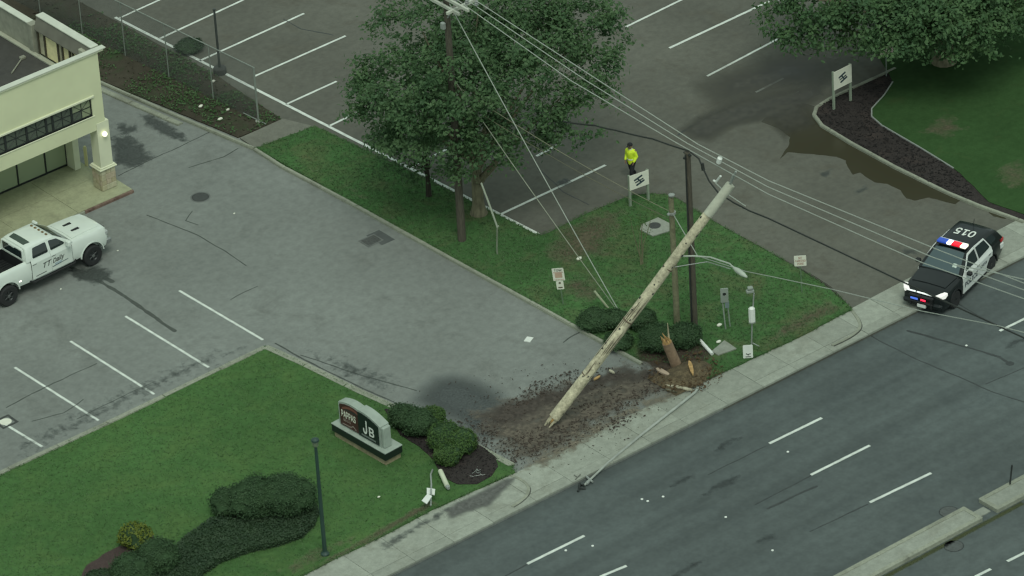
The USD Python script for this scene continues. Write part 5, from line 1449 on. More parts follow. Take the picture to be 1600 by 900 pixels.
q = part(sg, "sign_panel", placed(plate(0.40, 0.62), pc + [0, 0, 0.02], EXV, Z3), WHITEP, label="white sign with black arrow at the post's foot")
part(q, "symbol", placed(cat(slab(sbox(-0.10, 0.07, 0.12, 0.105), 0, 0.003), slab(Polygon([(-0.09, 0.22), (0.02, 0.14), (0.06, 0.20), (0.12, 0.20), (0.12, 0.23), (0.03, 0.23), (0.0, 0.19), (-0.06, 0.26)]), 0, 0.003)), pc + VIEW * 0.009, EXV, Z3), INK)
part(sg, "peg", tube([vnear(1176, 536, s0) - s0, vnear(1186, 541, s0) - s0], 0.022, 6), STEEL)
single("white_pipe", tube([G(1093, 531, 0.3), G(1113, 553, 0.16)], 0.075, 9), WHITEP, "short white pipe lying slanted beside the small concrete pad", "pipe")

# monument sign on the lawn: its long face looks along the road
MB = G(603, 727, ZG)                                         # near bottom corner of the plinth
m0_ = G(523, 681, ZG)
length = np.linalg.norm((m0_ - MB)[:2])
ey = (m0_ - MB) / length
ex = np.array([ey[1], -ey[0], 0])
if ex[0] < 0:
    ex = -ex
mo = thing("monument_sign", "grey arched monument sign with red and black panels on a low plinth on the lawn", "sign", MB)
TH = 0.62


def at(m):                                                   # x: along the face from its near end, y: up, z: depth behind the face
    return placed(m, [0, 0, 0], ey, Z3)


def mblock(s0, s1, z0, z1, d0, d1, bev=0.02):
    q = bx(s0, s1, d0, d1, z0, z1, bev)
    M = np.eye(4)
    M[:3, 0], M[:3, 1], M[:3, 2] = ey, ex, Z3
    q.apply_transform(M)
    if q.volume < 0:
        q.invert()
    return q


PALE = mat("sign_pale_stone", (0.28, 0.335, 0.285), 0.75, var=0.1, scale=3, bump=0.2)
part(mo, "plinth", mblock(0.0, length, -0.1, 0.24, 0.0, 0.80), mat("plinth_stone", (0.26, 0.23, 0.14), 0.9, var=0.25, scale=4, bump=0.4))
part(mo, "base_band", mblock(-0.08, length + 0.08, 0.24, 0.56, -0.06, 0.84), mat("black_stone", (0.012, 0.02, 0.016), 0.35), label="black band of the base")
part(mo, "ledge", mblock(-0.09, length + 0.09, 0.56, 0.62, -0.07, 0.85), PALE)
e0, e1 = 0.32, length - 0.22
mid = e0 + (e1 - e0) * 0.52


def arch(s0, s1, z0, zl, zr, rise):
    """Body with an arched head between s0 and s1 (heights zl, zr at its ends)."""
    k = np.linspace(0, 1, 13)
    top = [(s0 + (s1 - s0) * t, zl + (zr - zl) * t + rise * 4 * t * (1 - t)) for t in k]
    return Polygon([(s0, z0)] + top + [(s1, z0)])


def body(poly, d0, d1):
    q = slab(poly, 0, d1 - d0)
    M = np.eye(4)
    M[:3, 0], M[:3, 1], M[:3, 2], M[:3, 3] = ey, Z3, ex, ex * d0
    q.apply_transform(M)
    if q.volume < 0:
        q.invert()
    return q


right, left = arch(e0, mid - 0.01, 0.62, 1.58, 1.84, 0.09), arch(mid + 0.01, e1, 0.62, 1.78, 1.66, 0.10)
part(mo, "black_tablet", body(right, 0.10, 0.56), PALE, label="pale stone body behind the black panel")
part(mo, "red_tablet", body(left, 0.14, 0.52), PALE, label="pale stone body behind the red panel")
part(mo, "end_pillar", mblock(e0 - 0.16, e0 + 0.0, 0.62, 1.56, 0.14, 0.52, 0.03), PALE)
RP = right.intersection(sbox(e0 + 0.10, 0.68, mid - 0.02, 9)).intersection(aff.translate(right, 0, -0.09))
LP_ = left.intersection(sbox(mid + 0.02, 0.68, e1 - 0.10, 9)).intersection(aff.translate(left, 0, -0.09))
pr = part(mo, "black_panel", body(RP, 0.075, 0.10), mat("panel_black", (0.008, 0.016, 0.014), 0.4, var=0.1))
plf = part(mo, "red_panel", body(LP_, 0.105, 0.14), mat("panel_dark_red", (0.055, 0.022, 0.018), 0.5, var=0.25), label="dark red and black panel with white name")


def on_face(m, s, z, d):
    """Lettering read from the driveway mouth: runs from the far end of the face to its near end."""
    return placed(m, ey * s + Z3 * z + ex * d, -ey, Z3)


wl_ = (e1 - mid)
tm = lettering("PAPPAS", 0.27)
tm.apply_scale([(wl_ - 0.36) / tm.extents[0], 1.1, 1.0])
part(plf, "lettering", on_face(tm, e1 - 0.18, 1.10, 0.103), WHITES)
tm = lettering("BAR-B-Q", 0.12)
tm.apply_scale([(wl_ - 0.8) / tm.extents[0], 1, 1])
part(plf, "small_lettering", on_face(tm, e1 - 0.3, 0.92, 0.103), mat("pinkish_letters", (0.26, 0.22, 0.19), 0.6))
part(plf, "lower_stroke", on_face(slab(LineString([(0, 0), (0.5, 0.02), (0.62, 0.12), (0.8, 0.0)]).buffer(0.02), 0, 0.003), e1 - 0.25, 0.76, 0.103), mat("pinkish_letters", 0))
ark = [(0.15 + 1.05 * t, 0.16 * 4 * t * (1 - t)) for t in np.linspace(0, 1, 12)]
part(plf, "arc_stripe", on_face(slab(LineString(ark).buffer(0.05), 0, 0.003), e1 - 0.16, 1.50, 0.103), mat("brick_red_ink", (0.17, 0.07, 0.05), 0.6))
part(plf, "arc_lettering", on_face(slab(LineString([(0.3, 0.02), (1.05, 0.06)]).buffer(0.035), 0, 0.003), e1 - 0.16, 1.47, 0.103), INK)
jb = cat(lettering("J", 0.44).apply_scale([0.85, 1.35, 1]), lettering("B", 0.40).apply_translation([0.34, 0.0, 0]))
part(pr, "lettering", on_face(jb, mid - 0.28, 0.92, 0.072), WHITEP)
part(pr, "small_lettering", on_face(slab(sbox(0, 0, 0.85, 0.07), 0, 0.003), mid - 0.2, 0.76, 0.072), mat("grey_letters", (0.16, 0.19, 0.17), 0.6))
# knocked-over sign and pale cylinder on the lawn
k0 = G(672, 738, ZG + 0.25)
ks = thing("fallen_sign", "white broken sign panels on a bent post at the lawn's sidewalk edge", "sign", (k0[0], k0[1], ZG))
o_ = np.array([k0[0], k0[1], ZG])
part(ks, "post", tube(np.array([G(676, 734, ZG + 0.1), G(673, 741, ZG + 0.25), G(674, 757, ZG + 0.25), G(673, 790, ZG + 0.10)]) - o_, 0.035, 7), STEEL)


def flat_quad(pts, z, th):
    q = Polygon([G(a, c, z)[:2] - o_[:2] for a, c in pts])
    return slab(q, z - ZG, z - ZG + th)


part(ks, "panel", flat_quad([(667, 763), (680, 765), (679, 774), (667, 772)], ZG + 0.36, 0.03), WHITEP)
part(ks, "panel", flat_quad([(668, 772), (675, 776), (667, 788), (659, 783)], ZG + 0.42, 0.03), WHITEP)
part(ks, "bracket", flat_quad([(672, 765), (675, 765), (675, 775), (672, 774)], ZG + 0.40, 0.05), STEEL)
ca, cb = G(688, 736, ZG + 0.14), G(699, 760, ZG + 0.14)
cy = thing("fallen_cylinder", "pale cylinder lying on the grass between the fallen sign and the mulch bed", "cylinder", (*ca[:2], ZG))
q = np.array([*ca[:2], ZG])
part(cy, "tube", tube([ca - q, cb - q], 0.10, 12), mat("pale_cylinder", (0.50, 0.54, 0.40), 0.6, var=0.1), smooth=40)
part(cy, "cap", tube([cb - q, G(701, 763, ZG + 0.14) - q], [0.085, 0.07], 10), STEEL)
# litter and lone stones
for px, py, s, zz_, lab in [(826, 531, 0.36, 0.0, "flat white panel lying alone in the middle of the driveway"), (419, 800, 0.3, ZG + 0.1, "white paper scrap under the dark mound by the hedge crescent")]:
    c = G(px, py, zz_)
    q = slab(rough_edge(sbox(-s / 2, -s / 2.6, s / 2, s / 2.6), 0.01, 0.1, 3), 0, 0.03)
    q.apply_transform(trimesh.transformations.rotation_matrix(0.5, [0, 0, 1]))
    q.apply_translation(c + [0, 0, 0.004])
    single("paper_sheet", q, WHITEP, lab, "litter")
for px, py, s, zz_, lab in [(592, 777, 0.07, ZG, "small round white spot light in the open lawn"), (905, 405, 0.14, ZG, "white oblong stone lying on the verge left of the guy wires"), (1124, 509, 0.13, ZG, "pale stone beside the metal stand's legs"), (1123, 535, 0.13, ZG, "white stone beside the small concrete pad"),
                             (366, 334, 0.06, 0, "small white scrap in the upper driveway"), (184, 392, 0.05, 0, "white pebble in front of the pickup"), (344, 187, 0.14, 0.06, "pale stone on the soil strip's grassy end"), (356, 172, 0.1, 0.06, "whitish rock under the fence"), (314, 167, 0.13, 0.06, "pale rock beside the soil strip kerb"), (333, 128, 0.12, 0.06, "white scrap at the foot of the fence post"), (745, 322, 0.2, ZG, "white plastic scrap at the oak's foot"), (716, 323, 0.1, ZG, "small white marker left of the tall pole"), (95, 452, 0.05, 0, "white pebble below the pickup")]:
    ic = trimesh.creation.icosphere(2, 1.0)
    s = s * 0.75
    ic.vertices *= np.array([1.25, 0.8, 0.6]) * s * (0.8 + 0.4 * meshkit.fbm(ic.vertices * 1.5 + px, 3, 2))[:, None]
    ic.apply_translation(G(px, py, zz_) + [0, 0, s * 0.4])
    single("stone" if "stone" in lab or "rock" in lab or "pebble" in lab else ("spot_light" if "light" in lab else "litter_scrap"), ic, WHITES, lab, "stone" if ("stone" in lab or "rock" in lab or "pebble" in lab) else ("spot light" if "light" in lab else "litter"), smooth=True)
single("delineator_post", tube([G(1578, 757, 0.02), G(1578, 757, 0.02) + [0.12, 0, 0.85]], 0.035, 7), DARKM, "thin dark leaning post on the median's far piece", "post")

# ================================================================== VEHICLES
def ring_body(w, zb, zt, sh=0.14, tuck=0.06):
    """One cross section of a car's lower body: (y, z) pairs round from the top middle."""
    h = zt - zb
    right = [(0.0, zt + 0.015), (0.55 * w, zt), (w * 0.86, zt - 0.03), (w * 0.96, zt - min(sh, h * 0.4)), (w, zt - h * 0.5), (w - 0.01, zb + h * 0.22), (w - tuck, zb + 0.02), (w * 0.8, zb), (0, zb)]
    left = [(-y, z) for y, z in right[1:-1]][::-1]
    return right + left


def lower_body(st):
    return loft(np.array([[(x, y, z) for y, z in ring_body(w, zb, zt)] for x, w, zb, zt in st]))


def to_man(m):
    m = as_tri(m).copy()
    m.merge_vertices()
    return Manifold(MMesh(vert_properties=np.asarray(m.vertices, np.float32), tri_verts=np.asarray(m.faces, np.uint32)))


def wheel_cut(x, y0, y1, r, zc):
    c = trimesh.creation.cylinder(r, abs(y1 - y0), sections=28)
    c.apply_transform(trimesh.transformations.rotation_matrix(math.pi / 2, [1, 0, 0]))
    c.apply_translation([x, (y0 + y1) / 2, zc])
    return to_man(c)


def side_panel(poly, ysurf, side, off, th, bands):
    """A panel given in side view (x, z), bent onto the side surface y = ysurf(z)."""
    out = []
    bands = sorted(set([-1.0] + list(bands) + [9.0]))
    for z0, z1 in zip(bands[:-1], bands[1:]):
        for p in polys(poly.intersection(sbox(-20, z0, 20, z1))):
            q = shapely.segmentize(p, 0.4)
            m = trimesh.creation.extrude_polygon(q, th)
            v = m.vertices.copy()
            ys = np.array([ysurf(z) for z in v[:, 1]]) + off - th + v[:, 2]
            m.vertices = np.c_[v[:, 0], side * ys, v[:, 1]]
            if m.volume < 0:
                m.invert()
            out.append(m)
    return cat(*out)


def make_wheel(t, x, y, side, r, w, rim_r, steel=True):
    tyre = lathe([(rim_r, -w / 2 + 0.01), (r * 0.88, -w / 2), (r * 0.97, -w / 2 + 0.03), (r, -w / 2 + 0.06), (r, w / 2 - 0.06), (r * 0.97, w / 2 - 0.03), (r * 0.88, w / 2), (rim_r, w / 2 - 0.01), (rim_r - 0.02, 0)], 32, "y")
    W = part(t, "wheel", tyre.apply_translation([x, y, r]), mat("tyre_rubber", (0.018, 0.02, 0.02), 0.85, var=0.15), smooth=35)
    path = W.path
    rimm = mat("dark_rim", (0.035, 0.04, 0.04), 0.45, metal=0.5) if steel else mat("grey_rim", (0.10, 0.11, 0.11), 0.4, metal=0.6)
    disc = lathe([(0.0, w / 2 - 0.05), (rim_r * 0.35, w / 2 - 0.045), (rim_r * 0.8, w / 2 - 0.07), (rim_r * 0.93, w / 2 - 0.02), (rim_r, w / 2 - 0.015), (rim_r, -0.02), (0, -0.02)], 28, "y")
    if side > 0:
        disc.apply_transform(np.diag([1, -1, 1, 1.0]))
        disc.invert()
    part(W, "rim", disc.apply_translation([x, y, r]), rimm, smooth=35)
    for k in range(6):
        a = k * math.pi / 3
        sp = bx(-0.03, 0.03, -0.02, 0.02, rim_r * 0.2, rim_r * 0.9, 0.01)
        sp.apply_transform(trimesh.transformations.rotation_matrix(a, [0, 1, 0]))
        part(W, "spoke", sp.apply_translation([x, y + side * (w / 2 - 0.045), r]), mat("spoke_grey", (0.05, 0.055, 0.055), 0.4, metal=0.5))
    part(W, "hub", lathe([(0.075, -0.02), (0.075, 0.02), (0.05, 0.03), (0, 0.03)], 14, "y").apply_translation([x, y + side * (w / 2 - 0.03), r]), mat("hub_grey", (0.16, 0.17, 0.165), 0.4, metal=0.6))
    return W


def rounded_win(pts, r=0.05):
    return Polygon(pts).buffer(-r).buffer(r, quad_segs=4)


# ---------------------------------------------------------------- police car
fwd = np.array([-0.9487, -0.316])
lft = np.array([0.316, -0.9487])
pc_c = G(1474, 497, ZR)[:2] - lft * 0.93 - fwd * 2.55
PCZ = ZR
pc = thing("police_car", "black and white police car with lit roof bar parked half on the sidewalk apron", "police car", (pc_c[0], pc_c[1], PCZ), math.atan2(fwd[1], fwd[0]))
UsdGeom.Xformable(stage.GetPrimAtPath(pc.path)).AddScaleOp().Set(Gf.Vec3f(1.05, 1.05, 1.05))
CARBLACK = mat("black_car_paint", (0.007, 0.010, 0.010), 0.3, var=0.05, coat=0.25, spec=0.3)
CARWHITE = mat("white_car_paint", (0.62, 0.66, 0.62), 0.35, var=0.03, coat=0.5)
CARGLASS = glass_mat("car_glass", (0.012, 0.02, 0.02), 0.05)
WINDSH = glass_mat("windshield_glass", (0.045, 0.075, 0.08), 0.05)
PLASTIC = mat("black_plastic", (0.012, 0.014, 0.014), 0.6, var=0.1)
st_ = [(2.52, .62, .42, .74), (2.46, .80, .30, .90), (2.30, .90, .25, 1.0), (1.9, .955, .23, 1.06), (1.3, .985, .22, 1.11), (0.95, .99, .22, 1.14), (0.2, .995, .22, 1.14), (-.8, .995, .22, 1.14), (-1.6, .985, .24, 1.14), (-2.2, .955, .3, 1.12), (-2.42, .92, .36, 1.08), (-2.50, .84, .42, 1.0)]
lb = to_man(lower_body(st_))
for x in (1.52, -1.42):
    for s in (1, -1):
        lb = lb - wheel_cut(x, s * 0.72, s * 1.3, 0.43, 0.37)
body_p = part(pc, "body", lb, CARBLACK, smooth=32)
WB, WT, HB, HT = 0.94, 0.70, 1.10, 1.74


def gh(z):
    return WB - (WB - WT) * max(0.0, min(1.0, (z - HB) / (HT - HB))) ** 1.25


def pc_side(z):
    if z <= 1.0:
        return 0.995 if z > 0.5 else 0.985
    if z <= 1.12:
        return 0.995 - (z - 1.0) / 0.12 * 0.055
    return gh(z)


def greenhouse(prof):
    S = []
    for x, z in prof:
        pts = []
        ks = [0, 0.3, 0.65, 0.9, 1.0]
        zs = [HB + (z - HB) * k for k in ks]
        R = [(gh(q), q) for q in zs[:-1]] + [(gh(z) - 0.05, z - 0.002), (gh(z) * 0.6, z + 0.012)]
        pts = R + [(0, z + 0.018)] + [(-y, q) for y, q in R[::-1]]
        S.append([(x, y, q) for y, q in pts])
    return loft(np.array(S))


roof_prof = [(1.05, 1.13), (0.62, 1.40), (0.22, 1.64), (0.02, 1.705), (-0.5, 1.74), (-1.1, 1.74), (-1.7, 1.70), (-1.98, 1.64), (-2.15, 1.50), (-2.38, 1.14)]
part(pc, "roof", greenhouse(roof_prof), CARBLACK, smooth=32)


def roof_z(x, prof=roof_prof):
    xs = [p[0] for p in prof][::-1]
    zs = [p[1] for p in prof][::-1]
    return float(np.interp(x, xs, zs))


def top_panel(x0, x1, w0, w1, prof, off=0.006, n=6, ghf=gh):
    """A pane or sheet lying on the car's top surface between x0 and x1."""
    S = []
    xs = np.unique(np.r_[np.linspace(x0, x1, n), [p[0] for p in prof if min(x0, x1) < p[0] < max(x0, x1)]])
    for x in xs:
        w = np.interp(x, sorted([x0, x1]), [w0, w1] if x0 < x1 else [w1, w0])
        z = roof_z(x, prof)
        row = []
        for k in np.linspace(-1, 1, 9):
            y = k * w
            crown = 0.018 - 0.03 * abs(k) ** 2.2
            row.append((x, y, z + crown + off))
        bot = [(a, q, c - 0.03) for a, q, c in row[::-1]]
        S.append(row + bot)
    return loft(np.array(S))


part(pc, "windshield", top_panel(1.02, 0.16, 0.80, 0.62, roof_prof, 0.016), WINDSH, smooth=30)
part(pc, "rear_window", top_panel(-2.34, -2.02, 0.74, 0.62, roof_prof, 0.014), CARGLASS, smooth=30)
bands = [0.5, 1.0, 1.06, 1.12, 1.25, 1.4, 1.55, 1.68]
win_f = rounded_win([(0.72, 1.17), (0.16, 1.60), (-0.34, 1.63), (-0.34, 1.15)], 0.04)
win_r = rounded_win([(-0.42, 1.15), (-0.42, 1.63), (-1.12, 1.61), (-1.36, 1.20)], 0.04)
win_q = rounded_win([(-1.50, 1.22), (-1.26, 1.58), (-1.75, 1.55), (-1.95, 1.28)], 0.04)
door_f = Polygon([(0.98, 0.34), (0.98, 1.05), (0.84, 1.14), (0.17, 1.665), (-0.36, 1.69), (-0.375, 0.34)])
door_r = Polygon([(-0.385, 0.34), (-0.385, 1.69), (-1.14, 1.67), (-1.46, 1.16), (-1.42, 0.80), (-1.20, 0.82), (-0.98, 0.60), (-0.93, 0.34)])
for s in (1, -1):
    lbl = {1: "left", -1: "right"}[s]
    for dn, dp, wn in (("door", door_f, win_f), ("door", door_r, win_r)):
        D = part(pc, "door", side_panel(dp.difference(wn), pc_side, s, 0.014, 0.03, bands), CARWHITE, label=f"white {'front' if dp is door_f else 'rear'} door")
        part(D, "window", side_panel(wn, pc_side, s, 0.006, 0.02, bands), CARGLASS)
        hx = -0.24 if dp is door_f else -1.18
        part(D, "handle", bx(hx - 0.09, hx + 0.09, s * 1.0 - 0.02, s * 1.0 + 0.025, 0.955, 0.985, 0.01), PLASTIC)
        tx = lettering("POLICE" if dp is door_f else "HOUSTON", 0.2 if dp is door_f else 0.12)
        Lx = 1.05 if dp is door_f else 0.52
        tx.apply_scale([Lx / tx.extents[0], 1, 1])
        c0x = (0.88 if s > 0 else -0.25) if dp is door_f else (-0.42 if s > 0 else -0.95)
        dirx = -s
        part(D, "lettering", placed(tx, [c0x, s * 1.011, 0.58 if dp is door_f else 0.72], [dirx, 0, 0], [0, 0, 1.0]), mat("police_blue_ink", (0.03, 0.045, 0.06), 0.6))
    part(pc, "quarter_window", side_panel(win_q, pc_side, s, 0.006, 0.02, bands), CARGLASS)
    M_ = part(pc, "mirror", bx(0.62, 0.80, s * 1.02 if s > 0 else -1.24, 1.24 if s > 0 else -1.02, 1.08, 1.24, 0.04), PLASTIC)
    part(pc, "sill", bx(-1.0, 1.1, s * 0.93 if s > 0 else -0.985, 0.985 if s > 0 else -0.93, 0.20, 0.30, 0.03), PLASTIC)
    part(pc, "headlight", loft(np.array([[(x, s * y, z) for y, z in ((a, zb), (b_, zb), (b_, zt), (a, zt))] for x, a, b_, zb, zt in ((2.455, 0.56, 0.80, 0.80, 0.93), (2.30, 0.70, 0.925, 0.82, 0.985), (2.15, 0.80, 0.945, 0.90, 1.0))])), lamp_mat("headlight_lens", (1.0, 1.0, 0.93), 0.3) if "headlight_lens" not in LOOKS else LOOKS["headlight_lens"], label="lit headlight")
    part(pc, "tail_light", bx(-2.50, -2.28, s * 0.76 if s > 0 else -0.945, 0.945 if s > 0 else -0.76, 0.90, 1.08, 0.03), mat("tail_red", (0.42, 0.03, 0.03), 0.3))
    part(pc, "rear_reflector", bx(-2.44, -2.2, s * 0.90 if s > 0 else -0.975, 0.975 if s > 0 else -0.90, 0.66, 0.88, 0.02), CARWHITE)
    for x in (1.52, -1.42):
        part(pc, "arch_trim", side_panel(Point(x, 0.37).buffer(0.475, quad_segs=10).difference(Point(x, 0.37).buffer(0.425, quad_segs=10)).intersection(sbox(-9, 0.3, 9, 2)), lambda z: 0.985, s, 0.012, 0.05, []), PLASTIC)
for x in (1.52, -1.42):
    for s in (1, -1):
        make_wheel(pc, x, s * 0.865, s, 0.37, 0.235, 0.235)
part(pc, "hood", top_panel(1.95, 1.12, 0.72, 0.80, [(2.52, .80), (2.46, .93), (2.3, 1.01), (1.9, 1.075), (1.3, 1.125), (0.95, 1.15), (0.0, 1.15)][::1], 0.006), CARBLACK, smooth=30)
part(pc, "grille", bx(2.43, 2.535, -0.50, 0.50, 0.60, 0.83, 0.03), PLASTIC)
part(pc, "bumper", bx(2.30, 2.60, -0.84, 0.84, 0.36, 0.60, 0.08), CARBLACK, smooth=35)
pb_ = part(pc, "push_bar", cat(bx(2.58, 2.66, -0.52, 0.52, 0.52, 0.60, 0.02), bx(2.58, 2.66, -0.52, 0.52, 0.78, 0.86, 0.02), *[bx(2.58, 2.65, y - 0.04, y + 0.04, 0.36, 0.90, 0.02) for y in (-0.45, 0, 0.45)]), PLASTIC)
part(pb_, "blue_light", bx(2.655, 2.69, -0.42, -0.10, 0.68, 0.76, 0.01), lamp_mat("blue_flash", (0.10, 0.22, 0.9), 0.35))
part(pb_, "red_light", bx(2.655, 2.69, 0.02, 0.24, 0.68, 0.76, 0.01), lamp_mat("red_flash", (0.9, 0.03, 0.08), 0.8))
part(pc, "white_light_strip", cat(bx(2.44, 2.49, -0.66, -0.30, 0.88, 0.93, 0.01), bx(2.44, 2.49, -0.25, 0.42, 0.88, 0.93, 0.01)), lamp_mat("strip_white", (0.9, 1.0, 0.92), 0.5))
part(pc, "license_plate", bx(2.60, 2.675, 0.05 - 0.18, 0.05 + 0.18, 0.38, 0.50, 0.0), WHITEP)
part(pc, "rear_plate", bx(-2.53, -2.49, -0.16, 0.16, 0.72, 0.84), WHITEP)
# roof bar
zr = 1.765
rb = part(pc, "light_bar", cat(bx(-0.16, 0.14, -0.64, 0.64, zr, zr + 0.04, 0.01), bx(-0.08, 0.06, -0.45, -0.35, zr - 0.06, zr, 0.0), bx(-0.08, 0.06, 0.35, 0.45, zr - 0.06, zr, 0.0)), PLASTIC)
for nm, y0, y1, c_, s_ in (("blue_lens", -0.63, -0.22, (0.03, 0.10, 0.55), 0.25), ("blue_flash", -0.21, -0.02, (0.75, 0.85, 1.0), 1.3), ("red_lens", 0.0, 0.38, (0.8, 0.01, 0.03), 0.55), ("amber_lens", 0.39, 0.64, (1.0, 0.95, 0.7), 0.9)):
    part(rb, nm, bx(-0.15, 0.13, y0, y1, zr + 0.042, zr + 0.14, 0.025), lamp_mat("bar_" + nm, c_, s_))
part(rb, "alley_strip", bx(-0.20, -0.165, -0.62, 0.62, zr + 0.05, zr + 0.12, 0.01), mat("bar_silver", (0.5, 0.55, 0.55), 0.35))
num = lettering("015", 0.42)
num.apply_scale([0.86 / num.extents[0], 1.05, 1])
num.apply_translation([-num.bounds.mean(0)[0], 0, 0])
part(pc, "roof_number", placed(num, [-1.28, 0, 1.768], [0, -1, 0], [1, 0, 0]), WHITEP, label="white roof number 015")
part(pc, "antenna", tube([[-1.75, 0.0, 1.70], [-1.82, 0, 2.0]], 0.012, 5), PLASTIC)
part(pc, "dashboard_paper", top_panel(0.80, 0.66, 0.12, 0.12, [(x, z + 0.006) for x, z in roof_prof], 0.012).apply_translation([0, 0.48, 0.002]), mat("paper_glint", (0.4, 0.48, 0.42), 0.4))

# ---------------------------------------------------------------- pickup truck
fa, ra = np.array([-11.50, 13.84]), np.array([-15.95, 13.64])
d = (fa - ra) / np.linalg.norm(fa - ra)
rgt = np.array([d[1], -d[0]])
tc_ = (fa + ra) / 2 - rgt * 0.95
tk_ = thing("pickup_truck", "white lifted crew cab pickup truck with black tyres at the left edge", "pickup truck", (tc_[0], tc_[1], 0.0), math.atan2(d[1], d[0]))
TR = mat("white_truck_paint", (0.60, 0.665, 0.60), 0.32, var=0.03, coat=0.6)
st_ = [(3.22, .72, .72, 1.22), (3.16, .86, .62, 1.36), (3.02, .95, .58, 1.45), (2.6, 1.0, .60, 1.50), (1.6, 1.01, .60, 1.56), (1.2, 1.015, .58, 1.56), (0.0, 1.015, .56, 1.56), (-1.02, 1.015, .58, 1.56), (-1.4, 1.015, .60, 1.56), (-2.2, 1.02, .62, 1.56), (-3.3, 1.0, .66, 1.55), (-3.42, .96, .72, 1.5)]
lb = to_man(lower_body(st_))
AX = 2.22
for x in (AX, -AX):
    for s in (1, -1):
        lb = lb - wheel_cut(x, s * 0.62, s * 1.4, 0.58, 0.52)
lb = lb - to_man(bx(-3.33, -1.12, -0.78, 0.78, 1.02, 2.0))
part(tk_, "body", lb, TR, smooth=32)
part(tk_, "bed_liner", cat(bx(-3.325, -1.125, -0.775, 0.775, 1.02, 1.04), bx(-3.325, -1.125, 0.765, 0.778, 1.04, 1.54), bx(-3.325, -1.125, -0.778, -0.765, 1.04, 1.54), bx(-1.14, -1.122, -0.76, 0.76, 1.04, 1.54)), PLASTIC)
for k in range(9):
    part(tk_, "bed_rib", bx(-3.30, -1.15, -0.70 + k * 0.16, -0.64 + k * 0.16, 1.041, 1.065), PLASTIC)
part(tk_, "wheel_box", bx(-2.7, -1.75, 0.50, 0.763, 1.041, 1.30, 0.05), PLASTIC)
part(tk_, "wheel_box", bx(-2.7, -1.75, -0.763, -0.50, 1.041, 1.30, 0.05), PLASTIC)
WB, WT, HB, HT = 0.96, 0.74, 1.53, 2.16
tr_prof = [(1.30, 1.56), (0.95, 1.80), (0.58, 2.04), (0.40, 2.11), (0.0, 2.155), (-0.45, 2.16), (-0.80, 2.14), (-0.98, 2.08), (-1.05, 1.9), (-1.10, 1.55)]
part(tk_, "cab_roof", greenhouse(tr_prof), TR, smooth=32)
part(tk_, "windshield", top_panel(1.26, 0.54, 0.84, 0.66, tr_prof, 0.016), CARGLASS, smooth=30)
rw = loft(np.array([[(x + o, y, z) for y, z in ((-0.66, 1.66), (0.66, 1.66), (0.60, 2.02), (-0.60, 2.02))] for x, o in ((-1.06, 0.0), (-1.125, 0.0))]))
part(tk_, "rear_window", bx(-1.13, -1.08, -0.66, 0.66, 1.64, 2.0, 0.02), CARGLASS)
part(tk_, "rear_window_frame", cat(bx(-1.13, -1.04, -0.74, -0.662, 1.58, 2.06, 0.02), bx(-1.13, -1.04, 0.662, 0.74, 1.58, 2.06, 0.02), bx(-1.13, -1.02, -0.66, 0.66, 2.002, 2.09, 0.02), bx(-1.13, -1.04, -0.66, 0.66, 1.57, 1.638, 0.01), bx(-1.14, -1.06, -0.2, 0.2, 1.97, 2.06, 0.02)), TR)
part(tk_, "roof_panel", top_panel(-0.86, -0.56, 0.60, 0.62, tr_prof, 0.012), mat("dark_green_panel", (0.05, 0.075, 0.06), 0.5), label="dark strip across the rear of the roof")


def tk_side(z):
    if z <= 1.40:
        return 1.015
    if z <= 1.56:
        return 1.015 - (z - 1.40) / 0.16 * 0.06
    return gh(z)


